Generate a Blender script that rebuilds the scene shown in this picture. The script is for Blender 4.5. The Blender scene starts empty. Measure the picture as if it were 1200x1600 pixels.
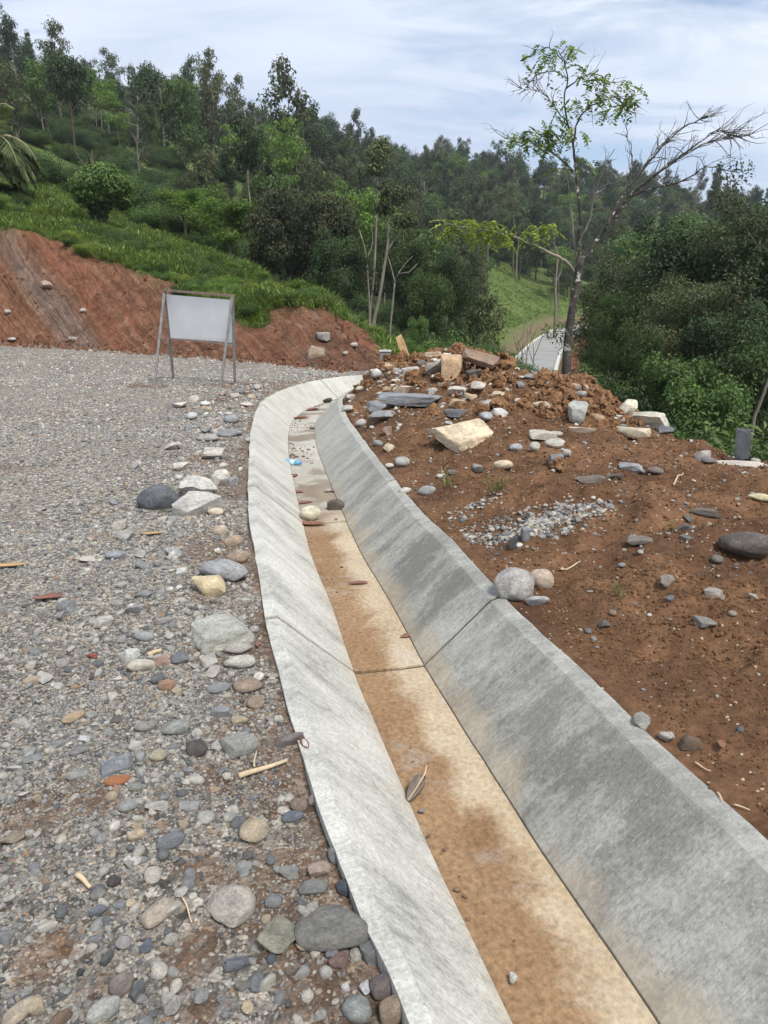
import bpy, bmesh, math, random
import numpy as np
from mathutils import Vector, Matrix

R_ = math.radians
random.seed(7)
rng = np.random.default_rng(11)
scene = bpy.context.scene
COL = scene.collection

# ------------------------------------------------------------------ camera, sky, sun, exposure
F_PX, HZ, CAM_Z = 1155.0, 470.0, 1.5            # in pixels of the 1200x1600 photograph
PITCH = math.atan((800 - HZ) / F_PX)
cam_d = bpy.data.cameras.new("camera")
cam = bpy.data.objects.new("camera", cam_d)
COL.objects.link(cam)
cam.location = (0, 0, CAM_Z)
cam.rotation_euler = (math.pi / 2 - PITCH, 0, 0)
cam_d.sensor_fit = 'VERTICAL'
cam_d.sensor_height = 36.0
cam_d.lens = 36.0 * F_PX / 1600.0
cam_d.clip_start = 0.05
cam_d.clip_end = 5000
scene.camera = cam

SUN_EL, SUN_AZ = 56.0, 145.0                      # degrees, azimuth clockwise from the view direction
world = bpy.data.worlds.new("World")
scene.world = world
world.use_nodes = True
wn, wl = world.node_tree.nodes, world.node_tree.links
wn.clear()


def N(nodes, typ, **kw):
    n = nodes.new(typ)
    for k, v in kw.items():
        if k == 'inp':
            for kk, vv in v.items():
                n.inputs[kk].default_value = vv
        else:
            setattr(n, k, v)
    return n


def ramp(nodes, stops, interp='LINEAR'):
    n = nodes.new('ShaderNodeValToRGB')
    n.color_ramp.interpolation = interp
    els = n.color_ramp.elements
    while len(els) < len(stops):
        els.new(0.5)
    for e, (p, c) in zip(els, stops):
        e.position = p
        e.color = (c, c, c, 1) if np.isscalar(c) else (c[0], c[1], c[2], 1)
    return n


def make_world():
    geo = N(wn, 'ShaderNodeTexCoord')
    sky = N(wn, 'ShaderNodeTexSky', sky_type='NISHITA', sun_disc=False)
    sky.sun_elevation = R_(SUN_EL)
    sky.sun_rotation = R_(SUN_AZ)
    sky.altitude = 200
    sky.dust_density = 1.5
    sep = N(wn, 'ShaderNodeSeparateXYZ')
    wl.new(geo.outputs['Generated'], sep.inputs[0])
    # a flat cloud deck seen in perspective
    zc = N(wn, 'ShaderNodeMath', operation='MAXIMUM', inp={1: 0.0})
    wl.new(sep.outputs[2], zc.inputs[0])
    za = N(wn, 'ShaderNodeMath', operation='ADD', inp={1: 0.16})
    wl.new(zc.outputs[0], za.inputs[0])
    dx = N(wn, 'ShaderNodeMath', operation='DIVIDE')
    dy = N(wn, 'ShaderNodeMath', operation='DIVIDE')
    wl.new(sep.outputs[0], dx.inputs[0]); wl.new(za.outputs[0], dx.inputs[1])
    wl.new(sep.outputs[1], dy.inputs[0]); wl.new(za.outputs[0], dy.inputs[1])
    cmb = N(wn, 'ShaderNodeCombineXYZ')
    wl.new(dx.outputs[0], cmb.inputs[0]); wl.new(dy.outputs[0], cmb.inputs[1])
    mp = N(wn, 'ShaderNodeMapping')
    mp.inputs['Rotation'].default_value = (0, 0, R_(-22))
    mp.inputs['Scale'].default_value = (0.55, 1.5, 1)
    mp.inputs['Location'].default_value = (3.1, 1.2, 0)
    wl.new(cmb.outputs[0], mp.inputs[0])
    n1 = N(wn, 'ShaderNodeTexNoise', inp={'Scale': 0.9, 'Detail': 6, 'Roughness': 0.55, 'Distortion': 0.5})
    n2 = N(wn, 'ShaderNodeTexNoise', inp={'Scale': 2.6, 'Detail': 7, 'Roughness': 0.6, 'Distortion': 0.8})
    n3 = N(wn, 'ShaderNodeTexNoise', inp={'Scale': 0.45, 'Detail': 3, 'Roughness': 0.5})
    for n in (n1, n2, n3):
        wl.new(mp.outputs[0], n.inputs['Vector'])
    # cover: mostly closed, opens in places (more near the horizon)
    cov = N(wn, 'ShaderNodeMath', operation='MULTIPLY_ADD', inp={1: 0.45})
    wl.new(n2.outputs[0], cov.inputs[0]); wl.new(n1.outputs[0], cov.inputs[2])
    rc = ramp(wn, [(0.52, 0.15), (0.72, 0.97)])
    wl.new(cov.outputs[0], rc.inputs[0])
    # brightness of the cloud itself
    br = N(wn, 'ShaderNodeMath', operation='MULTIPLY_ADD', inp={1: 0.35})
    wl.new(n2.outputs[0], br.inputs[0]); wl.new(n3.outputs[0], br.inputs[2])
    rb = ramp(wn, [(0.44, (3.3, 3.8, 5.0)), (0.64, (4.1, 4.65, 5.75)), (0.78, (5.3, 5.75, 6.5)), (0.94, (6.9, 7.1, 7.3))])
    wl.new(br.outputs[0], rb.inputs[0])
    mix = N(wn, 'ShaderNodeMix', data_type='RGBA')
    wl.new(rc.outputs[0], mix.inputs[0])
    wl.new(sky.outputs[0], mix.inputs[6]); wl.new(rb.outputs[0], mix.inputs[7])
    bg = N(wn, 'ShaderNodeBackground', inp={'Strength': 0.10})
    wl.new(mix.outputs[2], bg.inputs[0])
    out = N(wn, 'ShaderNodeOutputWorld')
    wl.new(bg.outputs[0], out.inputs[0])


make_world()
sd = bpy.data.lights.new("sun", 'SUN')
sd.energy = 2.5
sd.angle = R_(14)
sd.color = (1.0, 0.95, 0.88)
sun = bpy.data.objects.new("sun", sd)
COL.objects.link(sun)
sv = Vector((math.sin(R_(SUN_AZ)) * math.cos(R_(SUN_EL)), math.cos(R_(SUN_AZ)) * math.cos(R_(SUN_EL)), math.sin(R_(SUN_EL))))
sun.rotation_euler = (-sv).to_track_quat('-Z', 'Y').to_euler()
sun.location = sv * 60

scene.view_settings.view_transform = 'Standard'
scene.view_settings.look = 'None'
scene.view_settings.exposure = 0.76
scene.view_settings.gamma = 1.0
scene.cycles.max_bounces = 6
scene.cycles.diffuse_bounces = 3
scene.cycles.transparent_max_bounces = 8
try:
    scene.cycles.use_denoising = True
    scene.cycles.denoiser = 'OPENIMAGEDENOISE'
except Exception:
    pass

# ------------------------------------------------------------------ helpers: picture <-> place
CP, SP = math.cos(PITCH), math.sin(PITCH)


def ray(px, py):
    u, v = (px - 600) / F_PX, (800 - py) / F_PX
    return np.array([u, CP + SP * v, -SP + CP * v])


def at(px, py, r):
    """point on the sight line at horizontal distance r"""
    d = ray(px, py)
    t = r / math.hypot(d[0], d[1])
    return np.array([d[0] * t, d[1] * t, CAM_Z + d[2] * t])


def project(p):
    p = np.asarray(p, float).reshape(-1, 3)
    x, y, z = p[:, 0], p[:, 1], p[:, 2] - CAM_Z
    dep = CP * y - SP * z
    up = SP * y + CP * z
    return 600 + F_PX * x / dep, 800 - F_PX * up / dep, dep


def lin(c):
    c = np.asarray(c, float) / 255.0
    return np.where(c <= 0.04045, c / 12.92, ((c + 0.055) / 1.055) ** 2.4)


# ------------------------------------------------------------------ noise (numpy)
def _hash(ix, iy, iz, seed):
    h = (ix * 374761393 + iy * 668265263 + iz * 2147483647 + seed * 974711) & 0xFFFFFFFF
    h = ((h ^ (h >> 13)) * 1274126177) & 0xFFFFFFFF
    h = ((h ^ (h >> 16)) * 2246822519) & 0xFFFFFFFF
    return ((h ^ (h >> 15)) & 0xFFFFFF) / float(0xFFFFFF)


def vnoise(x, y, z=0.0, seed=0):
    x, y, z = np.broadcast_arrays(np.asarray(x, float), np.asarray(y, float), np.asarray(z, float))
    xi, yi, zi = np.floor(x).astype(np.int64), np.floor(y).astype(np.int64), np.floor(z).astype(np.int64)
    fx, fy, fz = x - xi, y - yi, z - zi
    fx, fy, fz = [t * t * t * (t * (t * 6 - 15) + 10) for t in (fx, fy, fz)]
    r = 0
    for a in (0, 1):
        for b in (0, 1):
            for c in (0, 1):
                w = (fx if a else 1 - fx) * (fy if b else 1 - fy) * (fz if c else 1 - fz)
                r = r + w * _hash(xi + a, yi + b, zi + c, seed)
    return r * 2 - 1


def fbm(x, y, z=0.0, seed=0, oct=4, gain=0.5):
    s, a, f = 0, 1.0, 1.0
    for i in range(oct):
        s = s + a * vnoise(x * f, y * f, np.asarray(z) * f, seed + i * 17)
        a *= gain
        f *= 2.03
    return s


def sstep(a, b, x):
    t = np.clip((x - a) / (b - a), 0, 1)
    return t * t * (3 - 2 * t)


# ------------------------------------------------------------------ helpers: objects
def tag(o, label=None, cat=None, group=None, kind=None):
    if label: o['label'] = label
    if cat: o['category'] = cat
    if group: o['group'] = group
    if kind: o['kind'] = kind
    return o


def empty(name, loc=(0, 0, 0), rz=0.0):
    o = bpy.data.objects.new(name, None)
    COL.objects.link(o)
    o.location = loc
    o.rotation_euler = (0, 0, rz)
    o.empty_display_size = 0.1
    return o


def mesh_np(name, V, Fq, smooth=False):
    """V (n,3); Fq: (m,k) int array or list of such arrays"""
    me = bpy.data.meshes.new(name)
    V = np.asarray(V, np.float32)
    arrs = Fq if isinstance(Fq, list) else [Fq]
    arrs = [np.asarray(a, np.int32) for a in arrs if len(a)]
    nl = sum(a.size for a in arrs)
    nf = sum(len(a) for a in arrs)
    me.vertices.add(len(V))
    me.vertices.foreach_set('co', V.ravel())
    me.loops.add(nl)
    me.loops.foreach_set('vertex_index', np.concatenate([a.ravel() for a in arrs]))
    me.polygons.add(nf)
    tot = np.concatenate([np.full(len(a), a.shape[1], np.int32) for a in arrs])
    st = np.concatenate([[0], np.cumsum(tot)[:-1]]).astype(np.int32)
    me.polygons.foreach_set('loop_start', st)
    try:
        me.polygons.foreach_set('loop_total', tot)
    except Exception:
        pass
    me.polygons.foreach_set('use_smooth', np.full(nf, bool(smooth)))
    me.update(calc_edges=True)
    return me


def fattr(me, name, vals, typ='FLOAT', dom='POINT'):
    a = me.attributes.new(name, typ, dom)
    vals = np.asarray(vals, np.float32)
    a.data.foreach_set('vector' if typ == 'FLOAT_VECTOR' else 'value', vals.ravel())


_PENDING = {}


def pend(o, base, px, group):
    """collect look-alikes; name_apart() tells them apart by their order in the picture"""
    _PENDING.setdefault((base, group), []).append((px, o))


ORD = ['leftmost', 'second from left', 'third from left', 'fourth from left', 'fifth from left', 'sixth from left', 'seventh from left']


def name_apart():
    for (base, group), lst in _PENDING.items():
        lst.sort(key=lambda t: t[0])
        n_ = len(lst)
        for i, (_, o) in enumerate(lst):
            if n_ == 1: lb = base
            elif n_ <= 7: lb = base + ', ' + ('rightmost' if i == n_ - 1 else ORD[i])
            elif i == 0: lb = base + ', leftmost'
            elif i == n_ - 1: lb = base + ', rightmost'
            else: lb = base
            while len(lb.replace('-', ' ').split()) > 16 and ' the ' in lb:
                lb = lb.replace(' the ', ' ', 1)
            o['label'] = lb
            o['group'] = group


def obj(name, me, m=None, parent=None, loc=None):
    o = bpy.data.objects.new(name, me)
    COL.objects.link(o)
    if m is not None:
        if len(me.materials) == 0:
            me.materials.append(m)
    if parent is not None:
        o.parent = parent
    if loc is not None:
        o.location = loc
    return o


class MB:
    """collects shapes, links them as ONE mesh"""
    def __init__(s):
        s.V, s.F, s.n = [], {}, 0

    def add(s, V, F):
        V = np.asarray(V, float)
        F = np.asarray(F, np.int64)
        s.V.append(V)
        s.F.setdefault(F.shape[1], []).append(F + s.n)
        s.n += len(V)

    def box(s, c, size, rot=None):
        v = np.array([(x, y, z) for x in (-.5, .5) for y in (-.5, .5) for z in (-.5, .5)]) * np.asarray(size)
        if rot is not None:
            v = v @ np.array(rot).T
        s.add(v + np.asarray(c), [(0, 1, 3, 2), (4, 6, 7, 5), (0, 4, 5, 1), (2, 3, 7, 6), (0, 2, 6, 4), (1, 5, 7, 3)])

    def beam(s, a, b, w, h=None):
        """square bar from a to b"""
        a, b = np.asarray(a, float), np.asarray(b, float)
        h = h or w
        d = b - a
        L = np.linalg.norm(d)
        d /= L
        up = np.array([0, 0, 1.0]) if abs(d[2]) < .9 else np.array([0, 1.0, 0])
        x = np.cross(d, up); x /= np.linalg.norm(x)
        y = np.cross(x, d)
        s.box((a + b) / 2, (w, h, L), np.stack([x, y, d], 1))

    def tube(s, pts, rad, k=6, cap=True):
        pts = np.asarray(pts, float)
        n = len(pts)
        rad = np.broadcast_to(np.asarray(rad, float), (n,))
        T = np.gradient(pts, axis=0)
        T /= np.linalg.norm(T, axis=1, keepdims=True) + 1e-9
        ref = np.array([0.31, 0.95, 0.05]) if abs(T[0][1]) < .8 else np.array([1.0, .1, 0])
        A = np.cross(T, ref); A /= np.linalg.norm(A, axis=1, keepdims=True) + 1e-9
        B = np.cross(T, A)
        th = np.arange(k) / k * 2 * math.pi
        V = pts[:, None] + rad[:, None, None] * (np.cos(th)[None, :, None] * A[:, None] + np.sin(th)[None, :, None] * B[:, None])
        i, j = np.meshgrid(np.arange(n - 1), np.arange(k), indexing='ij')
        q = np.stack([i * k + j, i * k + (j + 1) % k, (i + 1) * k + (j + 1) % k, (i + 1) * k + j], -1).reshape(-1, 4)
        base = s.n
        s.add(V.reshape(-1, 3), q)
        if cap:
            c0, c1 = s.n, s.n + 1
            s.V.append(np.array([pts[0], pts[-1]])); s.n += 2
            jj = np.arange(k)
            s.F.setdefault(3, []).append(np.stack([np.full(k, c0), base + (jj + 1) % k, base + jj], 1))
            o = base + (n - 1) * k
            s.F[3].append(np.stack([np.full(k, c1), o + jj, o + (jj + 1) % k], 1))

    def mesh(s, name, smooth=False):
        return mesh_np(name, np.concatenate(s.V), [np.concatenate(f) for f in s.F.values()], smooth)

    def build(s, name, m, parent=None, smooth=False):
        return obj(name, s.mesh(name, smooth), m, parent)


# ------------------------------------------------------------------ materials
def newmat(name):
    m = bpy.data.materials.new(name)
    m.use_nodes = True
    nt = m.node_tree
    nt.nodes.clear()
    out = nt.nodes.new('ShaderNodeOutputMaterial')
    b = nt.nodes.new('ShaderNodeBsdfPrincipled')
    b.inputs['Roughness'].default_value = 0.85
    b.inputs['Specular IOR Level'].default_value = 0.3
    nt.links.new(b.outputs[0], out.inputs[0])
    return m, nt.nodes, nt.links, b, out


def mixc(nodes, links, fac, a, b, mode='MIX'):
    n = nodes.new('ShaderNodeMix')
    n.data_type = 'RGBA'
    n.blend_type = mode
    for si, v in ((0, fac), (6, a), (7, b)):
        sock = n.inputs[si]
        if isinstance(v, bpy.types.NodeSocket):
            links.new(v, sock)
        elif np.isscalar(v):
            sock.default_value = v if si == 0 else (v, v, v, 1)
        else:
            sock.default_value = (v[0], v[1], v[2], 1)
    return n.outputs[2]


def noise(nodes, links, vec, scale, detail=4, rough=0.55, dist=0.0):
    n = N(nodes, 'ShaderNodeTexNoise', inp={'Scale': scale, 'Detail': detail, 'Roughness': rough, 'Distortion': dist})
    if vec is not None:
        links.new(vec, n.inputs['Vector'])
    return n.outputs[0]


def mathn(nodes, links, op, a, b=None, c=None, clamp=False):
    n = nodes.new('ShaderNodeMath')
    n.operation = op
    n.use_clamp = clamp
    for i, v in enumerate((a, b, c)):
        if v is None: continue
        if isinstance(v, bpy.types.NodeSocket): links.new(v, n.inputs[i])
        else: n.inputs[i].default_value = v
    return n.outputs[0]


def rampf(nodes, links, fac, stops, interp='LINEAR'):
    r = ramp(nodes, stops, interp)
    links.new(fac, r.inputs[0])
    return r.outputs[0]


def bump(nodes, links, h, strength, dist, prev=None):
    b = N(nodes, 'ShaderNodeBump', inp={'Strength': strength, 'Distance': dist})
    links.new(h, b.inputs['Height'])
    if prev is not None:
        links.new(prev, b.inputs['Normal'])
    return b.outputs[0]


def simple_mat(name, col, rough=0.8, var=0.25, scale=8.0, bumpd=0.0, metal=0.0, spec=0.3):
    m, n, l, b, o = newmat(name)
    tc = N(n, 'ShaderNodeTexCoord')
    f = noise(n, l, tc.outputs['Object'], scale, 6, 0.65)
    c = np.asarray(col)
    r = rampf(n, l, f, [(0.3, c * (1 - var)), (0.7, np.minimum(c * (1 + var), 0.9))])
    l.new(r, b.inputs['Base Color'])
    b.inputs['Roughness'].default_value = rough
    b.inputs['Metallic'].default_value = metal
    b.inputs['Specular IOR Level'].default_value = spec
    if bumpd:
        l.new(bump(n, l, f, 0.7, bumpd), b.inputs['Normal'])
    return m


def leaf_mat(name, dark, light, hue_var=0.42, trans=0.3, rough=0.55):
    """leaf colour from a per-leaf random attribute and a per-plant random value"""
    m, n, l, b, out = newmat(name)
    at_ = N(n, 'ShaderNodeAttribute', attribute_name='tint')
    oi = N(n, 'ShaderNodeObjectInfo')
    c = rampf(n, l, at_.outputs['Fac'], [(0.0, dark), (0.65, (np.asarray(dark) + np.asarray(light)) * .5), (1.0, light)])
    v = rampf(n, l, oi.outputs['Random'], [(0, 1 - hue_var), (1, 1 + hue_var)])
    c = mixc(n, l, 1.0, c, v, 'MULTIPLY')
    l.new(c, b.inputs['Base Color'])
    b.inputs['Roughness'].default_value = rough
    b.inputs['Specular IOR Level'].default_value = 0.35
    t = n.new('ShaderNodeBsdfTranslucent')
    l.new(c, t.inputs[0])
    mx = n.new('ShaderNodeMixShader')
    mx.inputs[0].default_value = trans
    l.new(b.outputs[0], mx.inputs[1]); l.new(t.outputs[0], mx.inputs[2])
    l.new(mx.outputs[0], out.inputs[0])
    return m


def rock_mat(name, use_obj_color=True):
    m, n, l, b, o = newmat(name)
    tc = N(n, 'ShaderNodeTexCoord')
    oi = N(n, 'ShaderNodeObjectInfo')
    off = n.new('ShaderNodeVectorMath'); off.operation = 'ADD'
    l.new(tc.outputs['Object'], off.inputs[0])
    cx = N(n, 'ShaderNodeCombineXYZ')
    k = mathn(n, l, 'MULTIPLY', oi.outputs['Random'], 37.0)
    for i in range(3): l.new(k, cx.inputs[i])
    l.new(cx.outputs[0], off.inputs[1])
    vec = off.outputs[0]
    if use_obj_color:
        base = oi.outputs['Color']
    else:
        base = rampf(n, l, oi.outputs['Random'], [(0.0, lin((112, 114, 115))), (0.10, lin((156, 156, 153))), (0.3, lin((178, 175, 167))),
                     (0.42, lin((136, 137, 137))), (0.53, lin((190, 185, 174))), (0.66, lin((160, 158, 152))), (0.76, lin((196, 190, 177))),
                     (0.84, lin((178, 163, 140))), (0.9, lin((110, 106, 102))), (0.94, lin((168, 142, 118))), (0.975, lin((212, 208, 200))), (1.0, lin((212, 208, 200)))], 'CONSTANT')
    f1 = noise(n, l, vec, 1.3, 5, 0.6)
    f2 = noise(n, l, vec, 6.0, 7, 0.78)
    f3 = noise(n, l, vec, 40.0, 2, 0.6)
    c = mixc(n, l, 1.0, base, rampf(n, l, f1, [(0.3, (0.68, 0.68, 0.69)), (0.52, (1, 1, 1)), (0.72, (1.3, 1.27, 1.2))]), 'MULTIPLY')
    c = mixc(n, l, 1.0, c, rampf(n, l, f2, [(0.3, 0.55), (0.5, 1.0), (0.68, 1.42)]), 'MULTIPLY')
    c = mixc(n, l, 1.0, c, rampf(n, l, f3, [(0.35, 0.7), (0.5, 1.0), (0.66, 1.28)]), 'MULTIPLY')
    l.new(c, b.inputs['Base Color'])
    b.inputs['Roughness'].default_value = 0.8
    nb = bump(n, l, f2, 0.7, 0.02)
    nb = bump(n, l, f3, 0.4, 0.004, nb)
    l.new(nb, b.inputs['Normal'])
    return m


M = {}
M['rock'] = rock_mat('rock_surface')
M['pebble'] = rock_mat('pebble_surface', False)
M['metal'] = simple_mat('weathered_steel', lin((128, 127, 124)), 0.6, 0.3, 14, 0.002, 0.35)
M['board'] = simple_mat('faded_white_board', lin((238, 239, 236)), 0.5, 0.06, 3, 0)
M['rust'] = simple_mat('rusty_steel', lin((128, 108, 96)), 0.8, 0.35, 12, 0.002)
M['wood'] = simple_mat('weathered_wood', lin((176, 146, 106)), 0.85, 0.35, 6, 0.01)
M['twig'] = simple_mat('pale_dry_twig', lin((190, 170, 140)), 0.85, 0.25, 12, 0.004)
M['dead_leaf'] = simple_mat('dead_leaf', lin((128, 92, 78)), 0.7, 0.45, 9, 0.004)
M['grey_leaf'] = simple_mat('grey_dead_leaf', lin((122, 112, 104)), 0.75, 0.45, 14, 0.006)
M['kerb'] = simple_mat('pale_kerb', lin((196, 194, 188)), 0.9, 0.12, 2)
M['farroad'] = simple_mat('far_road_concrete', lin((146, 146, 142)), 0.9, 0.14, 0.35)
M['bark_pale'] = simple_mat('pale_bark', lin((122, 115, 103)), 0.9, 0.4, 1.5, 0.02)
M['bark_dark'] = simple_mat('dark_bark', lin((74, 66, 58)), 0.9, 0.35, 2.0, 0.03)
M['lf_dark'] = leaf_mat('leaf_dark', (0.030, 0.056, 0.020), (0.105, 0.160, 0.056))
M['lf_mid'] = leaf_mat('leaf_mid', (0.042, 0.080, 0.020), (0.145, 0.225, 0.058))
M['lf_olive'] = leaf_mat('leaf_olive', (0.058, 0.074, 0.028), (0.175, 0.190, 0.078))
M['lf_brown'] = leaf_mat('leaf_brownish', (0.034, 0.042, 0.018), (0.108, 0.114, 0.050))
M['lf_bright'] = leaf_mat('leaf_bright', (0.075, 0.140, 0.022), (0.25, 0.38, 0.07), 0.15, 0.4)
M['lf_yellow'] = leaf_mat('leaf_yellow_green', (0.10, 0.15, 0.02), (0.34, 0.42, 0.07), 0.15, 0.4)
M['lf_palm'] = leaf_mat('leaf_palm', (0.045, 0.072, 0.022), (0.16, 0.20, 0.06), 0.1, 0.25)
M['grass'] = leaf_mat('grass_blade', (0.065, 0.115, 0.022), (0.29, 0.38, 0.09), 0.45, 0.35)


def lichen_bark():
    m, n, l, b, o = newmat('lichen_bark')
    tc = N(n, 'ShaderNodeTexCoord')
    f = noise(n, l, tc.outputs['Object'], 6.0, 5, 0.7)
    g = noise(n, l, tc.outputs['Object'], 5.5, 5, 0.75)
    c = rampf(n, l, f, [(0.3, lin((42, 38, 34))), (0.7, lin((84, 78, 70)))])
    k = rampf(n, l, g, [(0.57, 0), (0.61, 1)])
    c = mixc(n, l, k, c, lin((176, 172, 160)))
    l.new(c, b.inputs['Base Color'])
    l.new(bump(n, l, f, 0.8, 0.03), b.inputs['Normal'])
    return m


M['bark_lichen'] = lichen_bark()

# ------------------------------------------------------------------ the drain's line
def catmull(P, step):
    P = np.asarray(P, float)
    P = np.vstack([2 * P[0] - P[1], P, 2 * P[-1] - P[-2]])
    out = []
    for i in range(1, len(P) - 2):
        p0, p1, p2, p3 = P[i - 1:i + 3]
        t = np.linspace(0, 1, 60, endpoint=False)[:, None]
        out.append(0.5 * ((2 * p1) + (-p0 + p2) * t + (2 * p0 - 5 * p1 + 4 * p2 - p3) * t ** 2 + (-p0 + 3 * p1 - 3 * p2 + p3) * t ** 3))
    out.append(P[-2][None])
    Q = np.vstack(out)
    s = np.concatenate([[0], np.cumsum(np.linalg.norm(np.diff(Q, axis=0), axis=1))])
    n = int(s[-1] / step)
    si = np.linspace(0, s[-1], n)
    return np.stack([np.interp(si, s, Q[:, k]) for k in range(Q.shape[1])], 1), si


DRAIN, DS = catmull([(1.42, -2.0), (1.1, -0.7), (.80, .5), (.54, 1.52), (.37, 2.12), (.195, 2.82), (.03, 3.5), (-.155, 4.4), (-.36, 5.3),
                     (-.575, 6.5), (-.81, 7.9), (-1.03, 9.3), (-1.2, 10.7), (-1.27, 11.9), (-1.14, 13.2), (-.78, 14.4),
                     (-.2, 15.25), (.6, 15.85), (2.2, 16.6)], 0.05)
DT = np.gradient(DRAIN, axis=0); DT /= np.linalg.norm(DT, axis=1, keepdims=True)
DN = np.stack([DT[:, 1], -DT[:, 0]], 1)          # to the right
DZ = -0.035 * np.maximum(0, DS - np.interp(15.0, DRAIN[:, 1], DS))


def polydist(P, Q, QN, S, chunk=20000):
    lat, ss, idx = np.empty(len(P)), np.empty(len(P)), np.empty(len(P), int)
    for a in range(0, len(P), chunk):
        p = P[a:a + chunk]
        d2 = (p[:, None, 0] - Q[None, :, 0]) ** 2 + (p[:, None, 1] - Q[None, :, 1]) ** 2
        i = d2.argmin(1)
        v = p - Q[i]
        sg = np.sign((v * QN[i]).sum(1))
        lat[a:a + chunk] = sg * np.sqrt(d2[np.arange(len(p)), i])
        ss[a:a + chunk] = S[i]
        idx[a:a + chunk] = i
    return lat, ss, idx


def left_off(s):
    return np.interp(s, LOS, LOV)


LOS = [float(np.interp(yy, DRAIN[:, 1], DS)) for yy in (.3, 1.3, 1.7, 2.1, 2.7, 3.3, 4.3)]
LOV = [.50, .535, .565, .59, .61, .625, .635]


def dlat(P):
    """signed distance to the drain's line, stretched so that its rim lies at -0.655 / +0.655"""
    lat, ss, ii = polydist(P, DRAIN, DN, DS)
    lat = np.where(lat < 0, lat - (.655 - left_off(ss)), lat)
    return lat, ss, ii


# foot of the cut bank


def flat(px, py, z=0.0):
    d = ray(px, py)
    t = (z - CAM_Z) / d[2]
    return (d[0] * t, d[1] * t)


BASE, BS = catmull([(-40, 29.5), flat(-250, 529), flat(-60, 536), flat(60, 540), flat(200, 548), flat(300, 555), flat(400, 562),
                    flat(480, 570), flat(540, 574.5), (.1, 17.2), (.9, 19.2), (2.0, 22.5), (3.5, 28), (6, 38)], 0.15)
BT = np.gradient(BASE, axis=0); BT /= np.linalg.norm(BT, axis=1, keepdims=True)
BN = np.stack([-BT[:, 1], BT[:, 0]], 1)          # uphill side

FROAD, FS = catmull([at(822, 592, 78)[:2], at(832, 575, 95)[:2], at(848, 548, 122)[:2], at(868, 527, 150)[:2], at(896, 513, 185)[:2], at(960, 505, 215)[:2]], 1.0)
FT = np.gradient(FROAD, axis=0); FT /= np.linalg.norm(FT, axis=1, keepdims=True)
FN = np.stack([FT[:, 1], -FT[:, 0]], 1)

# top edge of the cut (picture column, row, distance): its slope is whatever leads from the foot to there
TOPS = [(-250, 300, 40), (0, 352, 34), (120, 388, 32.3), (210, 425, 29.8), (320, 472, 26.3), (400, 517, 21.6), (430, 492, 23), (465, 468, 23.4), (520, 490, 23.2), (575, 518, 22.2), (612, 556, 20.6)]
_tp = np.array([at(*t) for t in TOPS])
_foot = np.array([(*flat(px, py), 0.0) for px, py in ((-250, 529), (0, 538), (120, 543.5), (210, 549), (320, 556.5), (400, 562), (430, 565), (465, 568.5), (520, 573), (575, 576), (612, 575))])
_cc = [np.vstack([_foot, _foot + (_tp - _foot) * .5, _tp, _foot + (_tp - _foot) * 2.2])]
_cc.append(np.array([(x, y, 0.0) for x, y in BASE[::8] if x > -20]))
CUT = np.vstack(_cc)


class RBF:
    def __init__(s, C, c, lam=0.02):
        s.C, s.c = C, c
        n = len(C)
        A = np.zeros((n + 3, n + 3))
        A[:n, :n] = np.sqrt(((C[:, None, :2] - C[None, :, :2]) ** 2).sum(-1) + c * c) - np.eye(n) * lam
        A[:n, n] = 1; A[:n, n + 1:] = C[:, :2]; A[n, :n] = 1; A[n + 1:, :n] = C[:, :2].T
        s.W = np.linalg.solve(A, np.concatenate([C[:, 2], np.zeros(3)]))
        s.n = n

    def __call__(s, P):
        o = np.empty(len(P))
        for a in range(0, len(P), 40000):
            p = P[a:a + 40000]
            d = np.sqrt((p[:, None, 0] - s.C[None, :, 0]) ** 2 + (p[:, None, 1] - s.C[None, :, 1]) ** 2 + s.c ** 2)
            o[a:a + 40000] = d @ s.W[:s.n] + s.W[s.n] + p @ s.W[s.n + 1:]
        return o


CUT_F = RBF(CUT, .4)

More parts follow.
